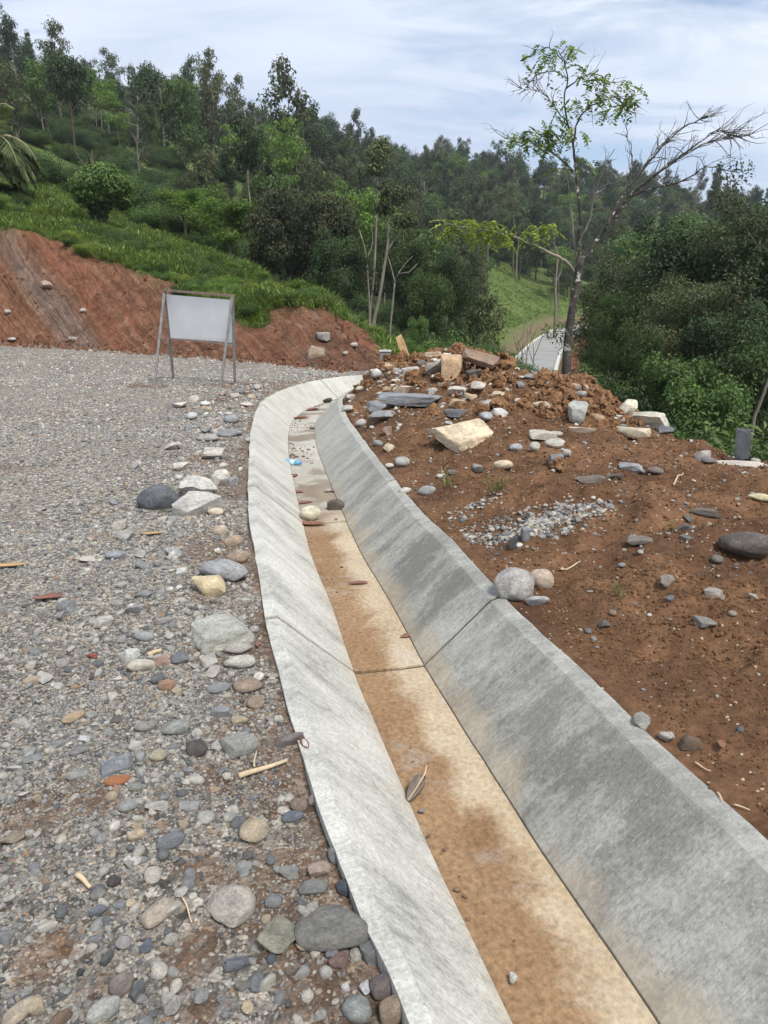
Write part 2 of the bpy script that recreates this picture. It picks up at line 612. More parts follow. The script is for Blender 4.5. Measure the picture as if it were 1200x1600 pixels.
# ------------------------------------------------------------------ terrain: control points (picture column, row, distance)
CTL = []
for t in [(-250, 300, 38), (-250, 240, 70), (-250, 150, 160), (-250, 80, 290),
          (0, 352, 34), (0, 300, 48), (0, 235, 80), (0, 180, 130), (0, 145, 210), (0, 128, 285),
          (120, 388, 32.3), (120, 335, 47), (120, 275, 80), (120, 210, 150), (120, 160, 285),
          (210, 425, 29.8), (200, 368, 44), (210, 335, 60), (210, 260, 130), (210, 198, 300),
          (320, 472, 26.3), (320, 402, 38), (320, 392, 60), (320, 305, 130), (320, 224, 310),
          (400, 517, 22.0), (430, 490, 23), (400, 430, 34), (400, 450, 45), (400, 410, 75), (400, 320, 140), (400, 240, 330),
          (465, 468, 23.4), (465, 455, 26.5), (465, 510, 40), (465, 450, 80), (465, 340, 150), (465, 256, 350),
          (520, 490, 23.2), (575, 518, 22.4), (575, 575, 30), (575, 545, 60), (575, 490, 90), (575, 360, 180), (575, 272, 380),
          (612, 556, 20.8), (615, 605, 30), (615, 575, 60), (615, 530, 100), (615, 390, 190), (640, 285, 400),
          (700, 600, 35), (700, 575, 65), (700, 545, 100), (700, 450, 170), (700, 360, 240), (700, 292, 420),
          (770, 600, 50), (770, 575, 80), (770, 540, 125), (770, 420, 210), (770, 360, 270), (770, 290, 440),
          (832, 577, 95), (848, 550, 122), (868, 529, 150), (890, 517, 180), (950, 510, 210),
          (850, 440, 240), (860, 300, 450),
          (900, 580, 95), (950, 540, 160), (920, 440, 260), (920, 305, 460),
          (900, 640, 30), (900, 625, 55), (1000, 690, 30), (1000, 650, 60), (1000, 560, 120), (1000, 440, 230), (1000, 322, 480),
          (1100, 730, 28), (1100, 670, 60), (1100, 570, 120), (1100, 450, 230), (1100, 345, 490),
          (1300, 760, 28), (1300, 680, 60), (1300, 580, 120), (1300, 470, 230), (1300, 370, 500)]:
    CTL.append(at(*t))
for px, dz in ((-250, 60), (0, 60), (200, 55), (400, 50), (600, 50), (800, 52), (1000, 40), (1300, 35)):
    p = at(px, 400, 760); CTL.append(np.array([p[0], p[1], dz]))
# the spoil heap right of the drain (x, y, z)
for t in [(1.9, -1.5, .03), (1.5, .8, .02), (1.35, 1.7, .03), (2.6, 1.5, .05), (4.5, 1.5, 0), (1.2, 2.8, .05), (2.2, 3.2, .10), (3.6, 3.4, .1), (5.2, 4.0, 0),
          (.85, 4.2, .08), (1.6, 5.0, .20), (2.6, 5.4, .17), (3.6, 5.8, .10), (5, 6.2, .0), (.5, 6.0, .10), (1.1, 7.0, .27),
          (2.0, 7.4, .30), (3.0, 7.5, .06), (3.8, 7.2, -.06), (6, 7.0, -.1), (.15, 8.0, .14), (.8, 9.2, .36), (1.8, 9.4, .40), (3.0, 8.7, .08),
          (-.25, 10, .14), (.4, 11, .42), (1.4, 11.2, .52), (2.5, 10.4, .32), (3.05, 9.6, .1), (-.45, 11.6, .12), (-.1, 12.4, .30),
          (.2, 12.9, .42), (1.1, 12.9, .55), (1.7, 12.4, .46), (2.3, 11.8, .16), (2.8, 10.6, .12), (1.2, 14.2, .3), (2.4, 13.4, -.2),
          (3.6, 11.4, -.8), (4.0, 9.6, -.7), (4.8, 8.4, -.7), (7, 8.6, -1.1), (3.2, 15, -1.2), (5.2, 13, -2.6), (6, 10.5, -2.4), (9, 11, -3.2),
          (5, 17.5, -2.6), (8, 16, -4.6), (12, 14, -5.5), (10, 20, -6.2), (4, 21, -2.4), (2.8, 18, -.8), (16, 20, -7.5), (9, 5, -.6), (14, 6, -3), (14, 0, -2), (7, 0, -.1), (4.5, -1.5, 0),
          (1.6, 16, -.5), (.6, 17.2, -.3)]:
    CTL.append(np.array(t, float))
for p, f in zip(_tp, _foot):                      # the slope as it was before it was cut away
    for t in (.1, .55):
        q = f + (p - f) * t
        CTL.append(np.array([q[0], q[1], p[2] + .12]))
CTL = np.array(CTL)
S_fun = RBF(CTL, 1.0)
FZ = np.convolve(np.pad(S_fun(FROAD), 12, mode='edge'), np.ones(25) / 25, 'valid')


# bare brown earth showing through the gravel (x, y, radius)
EARTH = [(*flat(px, py), rr) for px, py, rr in ((310, 1345, .13), (290, 1480, .12), (60, 1260, .14), (60, 1480, .12), (330, 1200, .10), (440, 1180, .12), (320, 850, .40), (340, 920, .25),
         (370, 770, .35), (320, 715, .3), (395, 600, 1.0), (460, 605, .9), (350, 625, .6), (310, 1570, .08), (170, 1530, .09), (230, 600, .6), (500, 1330, .1), (150, 1240, .08))]


def terrain(P, full=False, cut=False):
    """height (and masks) at plan positions P (n,2); cut=True drops the ground under the drain"""
    P = np.asarray(P, float).reshape(-1, 2)
    n = len(P)
    x, y = P[:, 0], P[:, 1]
    r = np.hypot(x, y)
    lat = np.full(n, 50.0); ss = np.zeros(n)
    d = np.full(n, -50.0); bs = np.zeros(n)
    near = r < 34
    if near.any():
        lat[near], ss[near], ii = dlat(P[near])
        dzp = np.zeros(n); dzp[near] = DZ[ii]
    else:
        dzp = np.zeros(n)
    nb = r < 60
    if nb.any():
        d[nb], bs[nb], _ = polydist(P[nb], BASE, BN, BS)
    d[~nb] = 50.0
    S = S_fun(P)
    # big-scale roughness of the hills
    S = S + sstep(40, 160, r) * 1.6 * fbm(x / 28, y / 28, 0, 3, 3)
    right = (lat > 0)
    beyond = (d > 0)
    far_right = (~right) & (x > 3.0 + 0.0 * y) & (~beyond)
    right = right | far_right | (beyond & (x > 4.5) & (r < 60))
    lat = np.where(far_right, 6.0, lat)
    beyond = beyond & ~right
    road = ~right & ~beyond
    road_z = -0.02 * np.maximum(0, x) - 0.03 + 0.018 * fbm(x / 1.3, y / 1.3, 0, 5, 3) + 0.006 * fbm(x / .16, y / .16, 0, 9, 2)
    edge = sstep(0.64, 1.15, -lat)                      # 0 at the concrete edge
    road_z = road_z + (1 - edge) * (-0.012 + 0.02 * fbm(x / .35, y / .35, 0, 21, 2)) + dzp
    # windrow of pushed material between road and drain
    road_z = road_z + 0.035 * np.exp(-((-lat - 1.15) / .28) ** 2) * sstep(1.5, 4, y) * (0.6 + 0.8 * vnoise(x / .5, y / .5, 0, 4))
    # the spoil heap
    t = lat - 0.605
    heap_rough = 0.065 * fbm(x / .6, y / .6, 0, 31, 3) + 0.032 * fbm(x / .13, y / .13, 0, 37, 4) + .035 * np.maximum(0, fbm(x / .3, y / .3, 0, 39, 3))
    crest = np.exp(-((x - 1.5) / 1.7) ** 2 - ((y - 12.3) / 1.6) ** 2) + .8 * np.exp(-((x - 2.7) / .8) ** 2 - ((y - 10.4) / 1.2) ** 2)
    heap_rough = heap_rough + crest * 0.13 * np.abs(fbm(x / .3, y / .3, 0, 41, 3))
    hz = (S + heap_rough) * sstep(0.0, 0.55, t) + (-0.010 + 0.012 * fbm(x / .12, y / .12, 0, 53, 2)) * (1 - sstep(0.0, 0.55, t))
    hz = hz + dzp * (1 - sstep(0, 2.0, t))
    # the cut bank
    w = bs + 2.6 * d
    rill = 0.16 * fbm(x / .8, y / .8 + d, 0, 63, 4) + np.abs(fbm(w / .55, d / 5, 0, 61, 3)) * 0.16 + 0.10 * fbm(w / 1.7, d / 3, 0, 67, 2)
    cl = np.full(n, 99.0)
    if (nb & beyond).any():
        cl[nb & beyond] = CUT_F(P[nb & beyond])
    cutline = np.maximum(cl, 0) + rill * sstep(0.4, 1.7, d) - 0.03
    So = S + 0.10 * fbm(x / 1.1, y / 1.1, 0, 73, 3) * sstep(20, 26, r) * (~right)
    over = cutline - So                                  # >0: natural slope above the cut
    kk = 0.25
    bz = np.where(over > kk, So, np.where(over < -kk, cutline, np.minimum(cutline, So) - 0.25 * (kk - np.abs(over)) ** 2 / kk * 0.6))
    z = np.where(right, hz, np.where(beyond, bz, road_z))
    z = np.where(r > 34, S, z)
    fl = np.full(n, 99.0)
    fr = (r > 60) & (r < 240)
    if fr.any():
        fl[fr], _, fi = polydist(P[fr], FROAD, FN, FS)
        wr = 1 - sstep(4.5, 10, np.abs(fl[fr]))
        z[fr] = z[fr] * (1 - wr) + FZ[fi] * wr
    mixfar = sstep(26, 34, r)
    z = np.where(right & (r > 26), hz * (1 - mixfar) + S * mixfar, z)
    if cut:
        z = np.where(near & (lat > -0.605) & (lat < .606), -0.75 + dzp, z)
    if not full:
        return z
    grass = np.where(beyond, sstep(-0.15, 0.45, over + 0.35 * fbm(x / .9, y / .9, 0, 77, 3)), 0.0)
    grass = np.where(r > 34, 1.0, grass)
    drop = sstep(-.4, -1.6, z) * right
    grass = np.where(right & (r <= 34), np.maximum(drop * sstep(-.2, .5, fbm(x / 1.2, y / 1.2, 0, 79, 3) + .25), sstep(24, 32, r)), grass)
    bank = np.where(beyond & (r < 60), 1.0, 0.0) * (1 - grass)
    gravel = np.where(road, 1.0, 0.0)
    soilmix = np.where(road, (1 - sstep(.70, 1.35, -lat)) * 0.8, 0.0)
    for bx, by, br in EARTH:
        soilmix = np.maximum(soilmix, 1.15 * np.exp(-((x - bx) ** 2 + ((y - by) * .8) ** 2) / (.85 * br) ** 2) * road)
    dry = np.exp(-((fl + 5.6) / 2.0) ** 2) + 1.0 * np.exp(-((fl - 4.6) / 1.8) ** 2)
    red = np.exp(-((fl - 4.6) / 1.8) ** 2)
    return z, dict(gravel=gravel, soilmix=soilmix, bank=bank, grass=grass, dry=dry, red=red, bu=w, bd=d, lat=lat)


def ground_at(x, y):
    return float(terrain([(x, y)])[0])


_TS = np.concatenate([np.arange(1.0, 30, .03), np.arange(30, 120, .25), np.arange(120, 600, 1.0)])


def hit(px, py):
    """where the sight line meets the ground"""
    d = ray(px, py)
    h = math.hypot(d[0], d[1])
    if d[2] < 0:
        te = -(CAM_Z + 9) / d[2] * h
        ts = _TS[_TS < te + 1]
        t0 = (CAM_Z - 1.2) / -d[2] * h * .6
        ts = ts[ts > t0] if (ts > t0).any() else ts
    else:
        ts = _TS
    t = ts / h
    P = np.stack([d[0] * t, d[1] * t], 1)
    z = CAM_Z + d[2] * t
    g = terrain(P)
    k = np.nonzero(z < g)[0]
    i = k[0] if len(k) else len(ts) - 1
    return np.array([P[i, 0], P[i, 1], g[i]])


# ------------------------------------------------------------------ ground sheet
def build_ground():
    az = np.radians(np.linspace(-50, 50, 470))
    ratio = 1.0078
    nr = int(math.log(900 / .7) / math.log(ratio))
    rr = 0.7 * ratio ** np.arange(nr)
    A, Rr = np.meshgrid(az, rr)
    X = np.sin(A) * Rr
    Y = np.cos(A) * Rr - 1.2
    P = np.stack([X.ravel(), Y.ravel()], 1)
    z, mk = terrain(P, True, True)
    V = np.column_stack([P, z])
    na = len(az)
    i, j = np.meshgrid(np.arange(nr - 1), np.arange(na - 1), indexing='ij')
    q = np.stack([i * na + j, i * na + j + 1, (i + 1) * na + j + 1, (i + 1) * na + j], -1).reshape(-1, 4)
    me = mesh_np('ground', V, q, True)
    for k in ('gravel', 'soilmix', 'bank', 'grass', 'dry', 'red', 'bu', 'bd'):
        fattr(me, k, mk[k])
    o = obj('ground', me, ground_mat())
    tag(o, kind='structure')
    return o


def ground_mat():
    m, n, l, b, out = newmat('ground_surface')
    tc = N(n, 'ShaderNodeTexCoord')
    pos = tc.outputs['Object']
    A = {k: N(n, 'ShaderNodeAttribute', attribute_name=k).outputs['Fac'] for k in ('gravel', 'soilmix', 'bank', 'grass', 'dry', 'red', 'bu', 'bd')}
    # --- gravel: two sizes of grit
    v1 = N(n, 'ShaderNodeTexVoronoi', inp={'Scale': 95.0, 'Randomness': 1.0}); l.new(pos, v1.inputs['Vector'])
    v2 = N(n, 'ShaderNodeTexVoronoi', inp={'Scale': 38.0, 'Randomness': 1.0}); l.new(pos, v2.inputs['Vector'])
    stops = [(0.0, lin((80, 76, 70))), (0.25, lin((108, 104, 97))), (0.5, lin((134, 129, 120))), (0.72, lin((156, 150, 140))), (0.88, lin((196, 190, 177))), (1.0, lin((150, 122, 98)))]
    s1 = N(n, 'ShaderNodeSeparateColor'); l.new(v1.outputs['Color'], s1.inputs[0])
    s2 = N(n, 'ShaderNodeSeparateColor'); l.new(v2.outputs['Color'], s2.inputs[0])
    g1 = rampf(n, l, s1.outputs[0], stops)
    g2 = rampf(n, l, s2.outputs[1], stops)
    pick = rampf(n, l, s2.outputs[2], [(0.5, 0), (0.55, 1)])
    gcol = mixc(n, l, pick, g1, g2)
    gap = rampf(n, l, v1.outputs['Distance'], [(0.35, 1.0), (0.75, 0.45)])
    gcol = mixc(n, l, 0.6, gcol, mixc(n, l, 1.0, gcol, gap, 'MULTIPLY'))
    big = noise(n, l, pos, 0.55, 5, 0.6)
    gcol = mixc(n, l, 1.0, gcol, rampf(n, l, big, [(0.3, 0.86), (0.7, 1.12)]), 'MULTIPLY')
    # brown earth showing through the gravel
    sp = noise(n, l, pos, 1.25, 6, 0.62, 0.3)
    spf = mathn(n, l, 'ADD', sp, mathn(n, l, 'MULTIPLY', A['soilmix'], 0.24))
    spf = rampf(n, l, spf, [(0.60, 0), (0.69, 0.92)])
    # --- soil
    sn1 = noise(n, l, pos, 2.2, 8, 0.65)
    sn2 = noise(n, l, pos, 34.0, 6, 0.75)
    sn3 = N(n, 'ShaderNodeTexVoronoi', inp={'Scale': 60.0}); l.new(pos, sn3.inputs['Vector'])
    scol = rampf(n, l, sn1, [(0.28, lin((68, 49, 37))), (0.5, lin((100, 74, 54))), (0.66, lin((122, 92, 67))), (0.8, lin((152, 121, 91)))])
    scol = mixc(n, l, 1.0, scol, rampf(n, l, sn2, [(0.3, 0.60), (0.5, 1.0), (0.72, 1.38)]), 'MULTIPLY')
    s3 = N(n, 'ShaderNodeSeparateColor'); l.new(sn3.outputs['Color'], s3.inputs[0])
    chip = rampf(n, l, s3.outputs[0], [(0.955, 0), (0.965, 1)])
    chip = mathn(n, l, 'MULTIPLY', chip, rampf(n, l, sn3.outputs['Distance'], [(0.3, 1), (0.42, 0)]))
    scol = mixc(n, l, chip, scol, lin((176, 160, 138)))
    road = mixc(n, l, spf, gcol, mixc(n, l, 0.35, scol, gcol))
    # --- cut bank: slanting scrape marks
    cb = N(n, 'ShaderNodeCombineXYZ')
    l.new(A['bu'], cb.inputs[0]); l.new(mathn(n, l, 'MULTIPLY', A['bd'], 0.22), cb.inputs[1])
    rgh = noise(n, l, pos, 2.6, 8, 0.72)
    st1 = mathn(n, l, 'ADD', mathn(n, l, 'MULTIPLY', noise(n, l, cb.outputs[0], 2.6, 7, 0.68), 0.68), mathn(n, l, 'MULTIPLY', rgh, 0.32))
    st2 = noise(n, l, cb.outputs[0], 0.33, 4, 0.55)
    st3 = noise(n, l, cb.outputs[0], 7.0, 4, 0.7)
    bn = noise(n, l, pos, 1.4, 7, 0.7)
    bcol = rampf(n, l, st1, [(0.28, lin((66, 47, 37))), (0.41, lin((116, 83, 64))), (0.54, lin((148, 108, 84))), (0.68, lin((192, 156, 128)))])
    redc = rampf(n, l, st2, [(0.50, 0), (0.60, 0.75)])
    bcol = mixc(n, l, redc, bcol, mixc(n, l, 0.5, bcol, lin((160, 98, 74))))
    grey = rampf(n, l, mathn(n, l, 'ADD', st2, mathn(n, l, 'MULTIPLY', A['bd'], 0.03)), [(0.40, 0.8), (0.50, 0)])
    bcol = mixc(n, l, grey, bcol, rampf(n, l, st3, [(0.3, lin((96, 82, 74))), (0.7, lin((168, 148, 134)))]))
    bcol = mixc(n, l, 1.0, bcol, rampf(n, l, bn, [(0.3, 0.50), (0.7, 1.28)]), 'MULTIPLY')
    # --- grass ground
    gn1 = noise(n, l, pos, 0.10, 6, 0.6)
    gn2 = noise(n, l, pos, 1.7, 6, 0.7)
    grc = rampf(n, l, gn1, [(0.3, (0.045, 0.072, 0.020)), (0.5, (0.090, 0.135, 0.034)), (0.7, (0.14, 0.165, 0.058))])
    grc = mixc(n, l, 1.0, grc, rampf(n, l, gn2, [(0.3, 0.6), (0.7, 1.35)]), 'MULTIPLY')
    dryc = rampf(n, l, gn2, [(0.3, lin((92, 78, 58))), (0.7, lin((132, 116, 92)))])
    grc = mixc(n, l, mathn(n, l, 'MULTIPLY', A['dry'], 0.9, clamp=True), grc, dryc)
    grc = mixc(n, l, mathn(n, l, 'MULTIPLY', A['red'], 0.9, clamp=True), grc, lin((112, 68, 50)))
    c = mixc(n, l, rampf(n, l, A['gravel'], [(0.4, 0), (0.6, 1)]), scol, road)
    c = mixc(n, l, A['bank'], c, bcol)
    c = mixc(n, l, A['grass'], c, grc)
    l.new(c, b.inputs['Base Color'])
    b.inputs['Roughness'].default_value = 0.95
    b.inputs['Specular IOR Level'].default_value = 0.15
    hg = mathn(n, l, 'SUBTRACT', 1.0, v1.outputs['Distance'])
    h = mathn(n, l, 'MULTIPLY', hg, A['gravel'])
    nb = bump(n, l, h, 0.8, 0.006)
    nb = bump(n, l, sn2, 0.7, 0.014, nb)
    hb = mathn(n, l, 'MULTIPLY', st1, A['bank'])
    nb = bump(n, l, hb, 1.0, 0.6, nb)
    l.new(nb, b.inputs['Normal'])
    return m


build_ground()


# ------------------------------------------------------------------ the concrete drain
def concrete_mat(name, floor=False, pale=0.0, tone=1.0):
    m, n, l, b, out = newmat(name)
    uv = N(n, 'ShaderNodeAttribute', attribute_name='su', attribute_type='GEOMETRY')
    sep = N(n, 'ShaderNodeSeparateXYZ'); l.new(uv.outputs['Vector'], sep.inputs[0])
    s_, u_ = sep.outputs[0], sep.outputs[1]
    # trowel streaks run down the slope, slightly slanted
    cs = N(n, 'ShaderNodeCombineXYZ')
    l.new(mathn(n, l, 'ADD', s_, mathn(n, l, 'MULTIPLY', u_, 0.25)), cs.inputs[0])
    l.new(mathn(n, l, 'MULTIPLY', u_, 0.62), cs.inputs[1])
    st = noise(n, l, cs.outputs[0], 3.2, 7, 0.66, 0.3)
    stf = noise(n, l, cs.outputs[0], 16.0, 5, 0.7)
    pt = noise(n, l, uv.outputs['Vector'], 1.5, 7, 0.62, 0.4)
    gr = noise(n, l, uv.outputs['Vector'], 70, 4, 0.7)
    gr2 = noise(n, l, uv.outputs['Vector'], 240, 3, 0.7)
    base = rampf(n, l, pt, [(0.28, lin((122, 122, 116))), (0.5, lin((142, 141, 134))), (0.72, lin((164, 162, 153)))])
    # whitish lime film in torn, slanting patches
    er = noise(n, l, uv.outputs['Vector'], 26, 6, 0.75)
    film = mathn(n, l, 'ADD', mathn(n, l, 'MULTIPLY', st, 0.8), mathn(n, l, 'ADD', mathn(n, l, 'MULTIPLY', stf, 0.22), mathn(n, l, 'MULTIPLY', er, 0.34)))
    film = rampf(n, l, film, [(0.66 - pale, 0), (0.76 - pale, 0.42), (0.90 - pale, 0.8)])
    base = mixc(n, l, film, base, lin((206, 204, 195)))
    # brush marks, pores and exposed grit
    cbm = N(n, 'ShaderNodeCombineXYZ')
    l.new(mathn(n, l, 'MULTIPLY', s_, 1.0), cbm.inputs[0]); l.new(mathn(n, l, 'MULTIPLY', u_, 0.05), cbm.inputs[1])
    brush = noise(n, l, cbm.outputs[0], 150, 3, 0.6)
    base = mixc(n, l, 1.0, base, rampf(n, l, brush, [(0.3, 0.86), (0.7, 1.12)]), 'MULTIPLY')
    base = mixc(n, l, 1.0, base, rampf(n, l, gr, [(0.30, 0.70), (0.5, 1.0), (0.70, 1.2)]), 'MULTIPLY')
    vg = N(n, 'ShaderNodeTexVoronoi', inp={'Scale': 150.0}); l.new(uv.outputs['Vector'], vg.inputs['Vector'])
    vs = N(n, 'ShaderNodeSeparateColor'); l.new(vg.outputs['Color'], vs.inputs[0])
    grit = mathn(n, l, 'MULTIPLY', rampf(n, l, vs.outputs[0], [(0.84, 0), (0.92, 0.5)]), rampf(n, l, vg.outputs['Distance'], [(0.25, 1), (0.4, 0)]))
    base = mixc(n, l, grit, base, lin((214, 210, 200)))
    pore = mathn(n, l, 'MULTIPLY', rampf(n, l, vs.outputs[1], [(0.90, 0), (0.95, 0.7)]), rampf(n, l, vg.outputs['Distance'], [(0.15, 1), (0.3, 0)]))
    base = mixc(n, l, pore, base, lin((58, 58, 56)))
    if not floor:
        bandf = rampf(n, l, u_, [(0.345, 0), (0.356, 0.22)])
        base = mixc(n, l, bandf, base, mixc(n, l, 1.0, lin((192, 190, 181)), rampf(n, l, stf, [(0.3, 0.75), (0.7, 1.1)]), 'MULTIPLY'))
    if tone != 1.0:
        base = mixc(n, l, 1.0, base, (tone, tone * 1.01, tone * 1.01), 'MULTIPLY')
    # far part of the drain is paler and drier
    far = rampf(n, l, mathn(n, l, 'MULTIPLY', s_, 0.05), [(0.36, 0), (0.60, 0.55)])
    base = mixc(n, l, far, base, mixc(n, l, 1.0, lin((186, 184, 174)), rampf(n, l, stf, [(0.3, 0.78), (0.7, 1.1)]), 'MULTIPLY'))
    sedn = noise(n, l, uv.outputs['Vector'], 2.4, 6, 0.62, 0.5)
    sedf = noise(n, l, uv.outputs['Vector'], 42, 5, 0.7)
    sedc = noise(n, l, uv.outputs['Vector'], 0.9, 4, 0.5)
    tan = mixc(n, l, 1.0, rampf(n, l, sedn, [(0.3, lin((168, 148, 120))), (0.7, lin((188, 173, 148)))]), rampf(n, l, sedf, [(0.3, 0.66), (0.7, 1.22)]), 'MULTIPLY')
    brn = mixc(n, l, 1.0, rampf(n, l, sedn, [(0.3, lin((126, 99, 72))), (0.7, lin((150, 123, 94)))]), rampf(n, l, sedf, [(0.3, 0.58), (0.5, 1.0), (0.7, 1.4)]), 'MULTIPLY')
    if floor:
        # silt: brown on the left of the floor, paler tan to the right; stops upstream
        e = mathn(n, l, 'MULTIPLY_ADD', sedn, 0.42, mathn(n, l, 'MULTIPLY_ADD', er, 0.16, mathn(n, l, 'ADD', u_, -0.08)))
        k = rampf(n, l, e, [(0.20, 1), (0.31, 0)])
        silt = mixc(n, l, k, tan, brn)
        reach = rampf(n, l, mathn(n, l, 'MULTIPLY_ADD', sedc, 0.10, mathn(n, l, 'MULTIPLY', s_, 0.05)), [(0.45, 1), (0.50, 0.25), (0.60, 0.12)])
        mud = rampf(n, l, mathn(n, l, 'ADD', sedc, mathn(n, l, 'MULTIPLY', sedn, 0.3)), [(0.66, 0), (0.72, 0.8)])
        base = mixc(n, l, mud, base, lin((112, 100, 86)))
        worn = rampf(n, l, mathn(n, l, 'MULTIPLY_ADD', er, 0.3, st), [(0.70, 1), (0.84, 0.6)])
        base = mixc(n, l, mathn(n, l, 'MULTIPLY', reach, worn), base, silt)
    else:
        # silt stain at the foot of the walls
        au = mathn(n, l, 'ABSOLUTE', u_)
        e = mathn(n, l, 'ADD', mathn(n, l, 'MULTIPLY_ADD', sedn, -0.40, au), 0.35)
        k = rampf(n, l, e, [(0.15, 0.6), (0.24, 0)])
        reach = rampf(n, l, mathn(n, l, 'MULTIPLY', s_, 0.05), [(0.44, 1), (0.50, 0.1)])
        # only the right-hand wall (u > 0) is stained high
        side = rampf(n, l, mathn(n, l, 'ADD', u_, 0.5), [(0.45, 0.35), (0.55, 1)])
        base = mixc(n, l, mathn(n, l, 'MULTIPLY', mathn(n, l, 'MULTIPLY', k, reach), side), base, tan)
        rust = noise(n, l, uv.outputs['Vector'], 4.5, 5, 0.6)
        base = mixc(n, l, rampf(n, l, rust, [(0.66, 0), (0.78, 0.5)]), base, lin((190, 164, 118)))
    l.new(base, b.inputs['Base Color'])
    b.inputs['Roughness'].default_value = 0.92
    b.inputs['Specular IOR Level'].default_value = 0.2
    nb = bump(n, l, brush, 0.35, 0.002)
    nb = bump(n, l, film, 0.4, 0.002, nb)
    nb = bump(n, l, gr, 0.6, 0.004, nb)
    nb = bump(n, l, gr2, 0.4, 0.0015, nb)
    l.new(nb, b.inputs['Normal'])
    return m


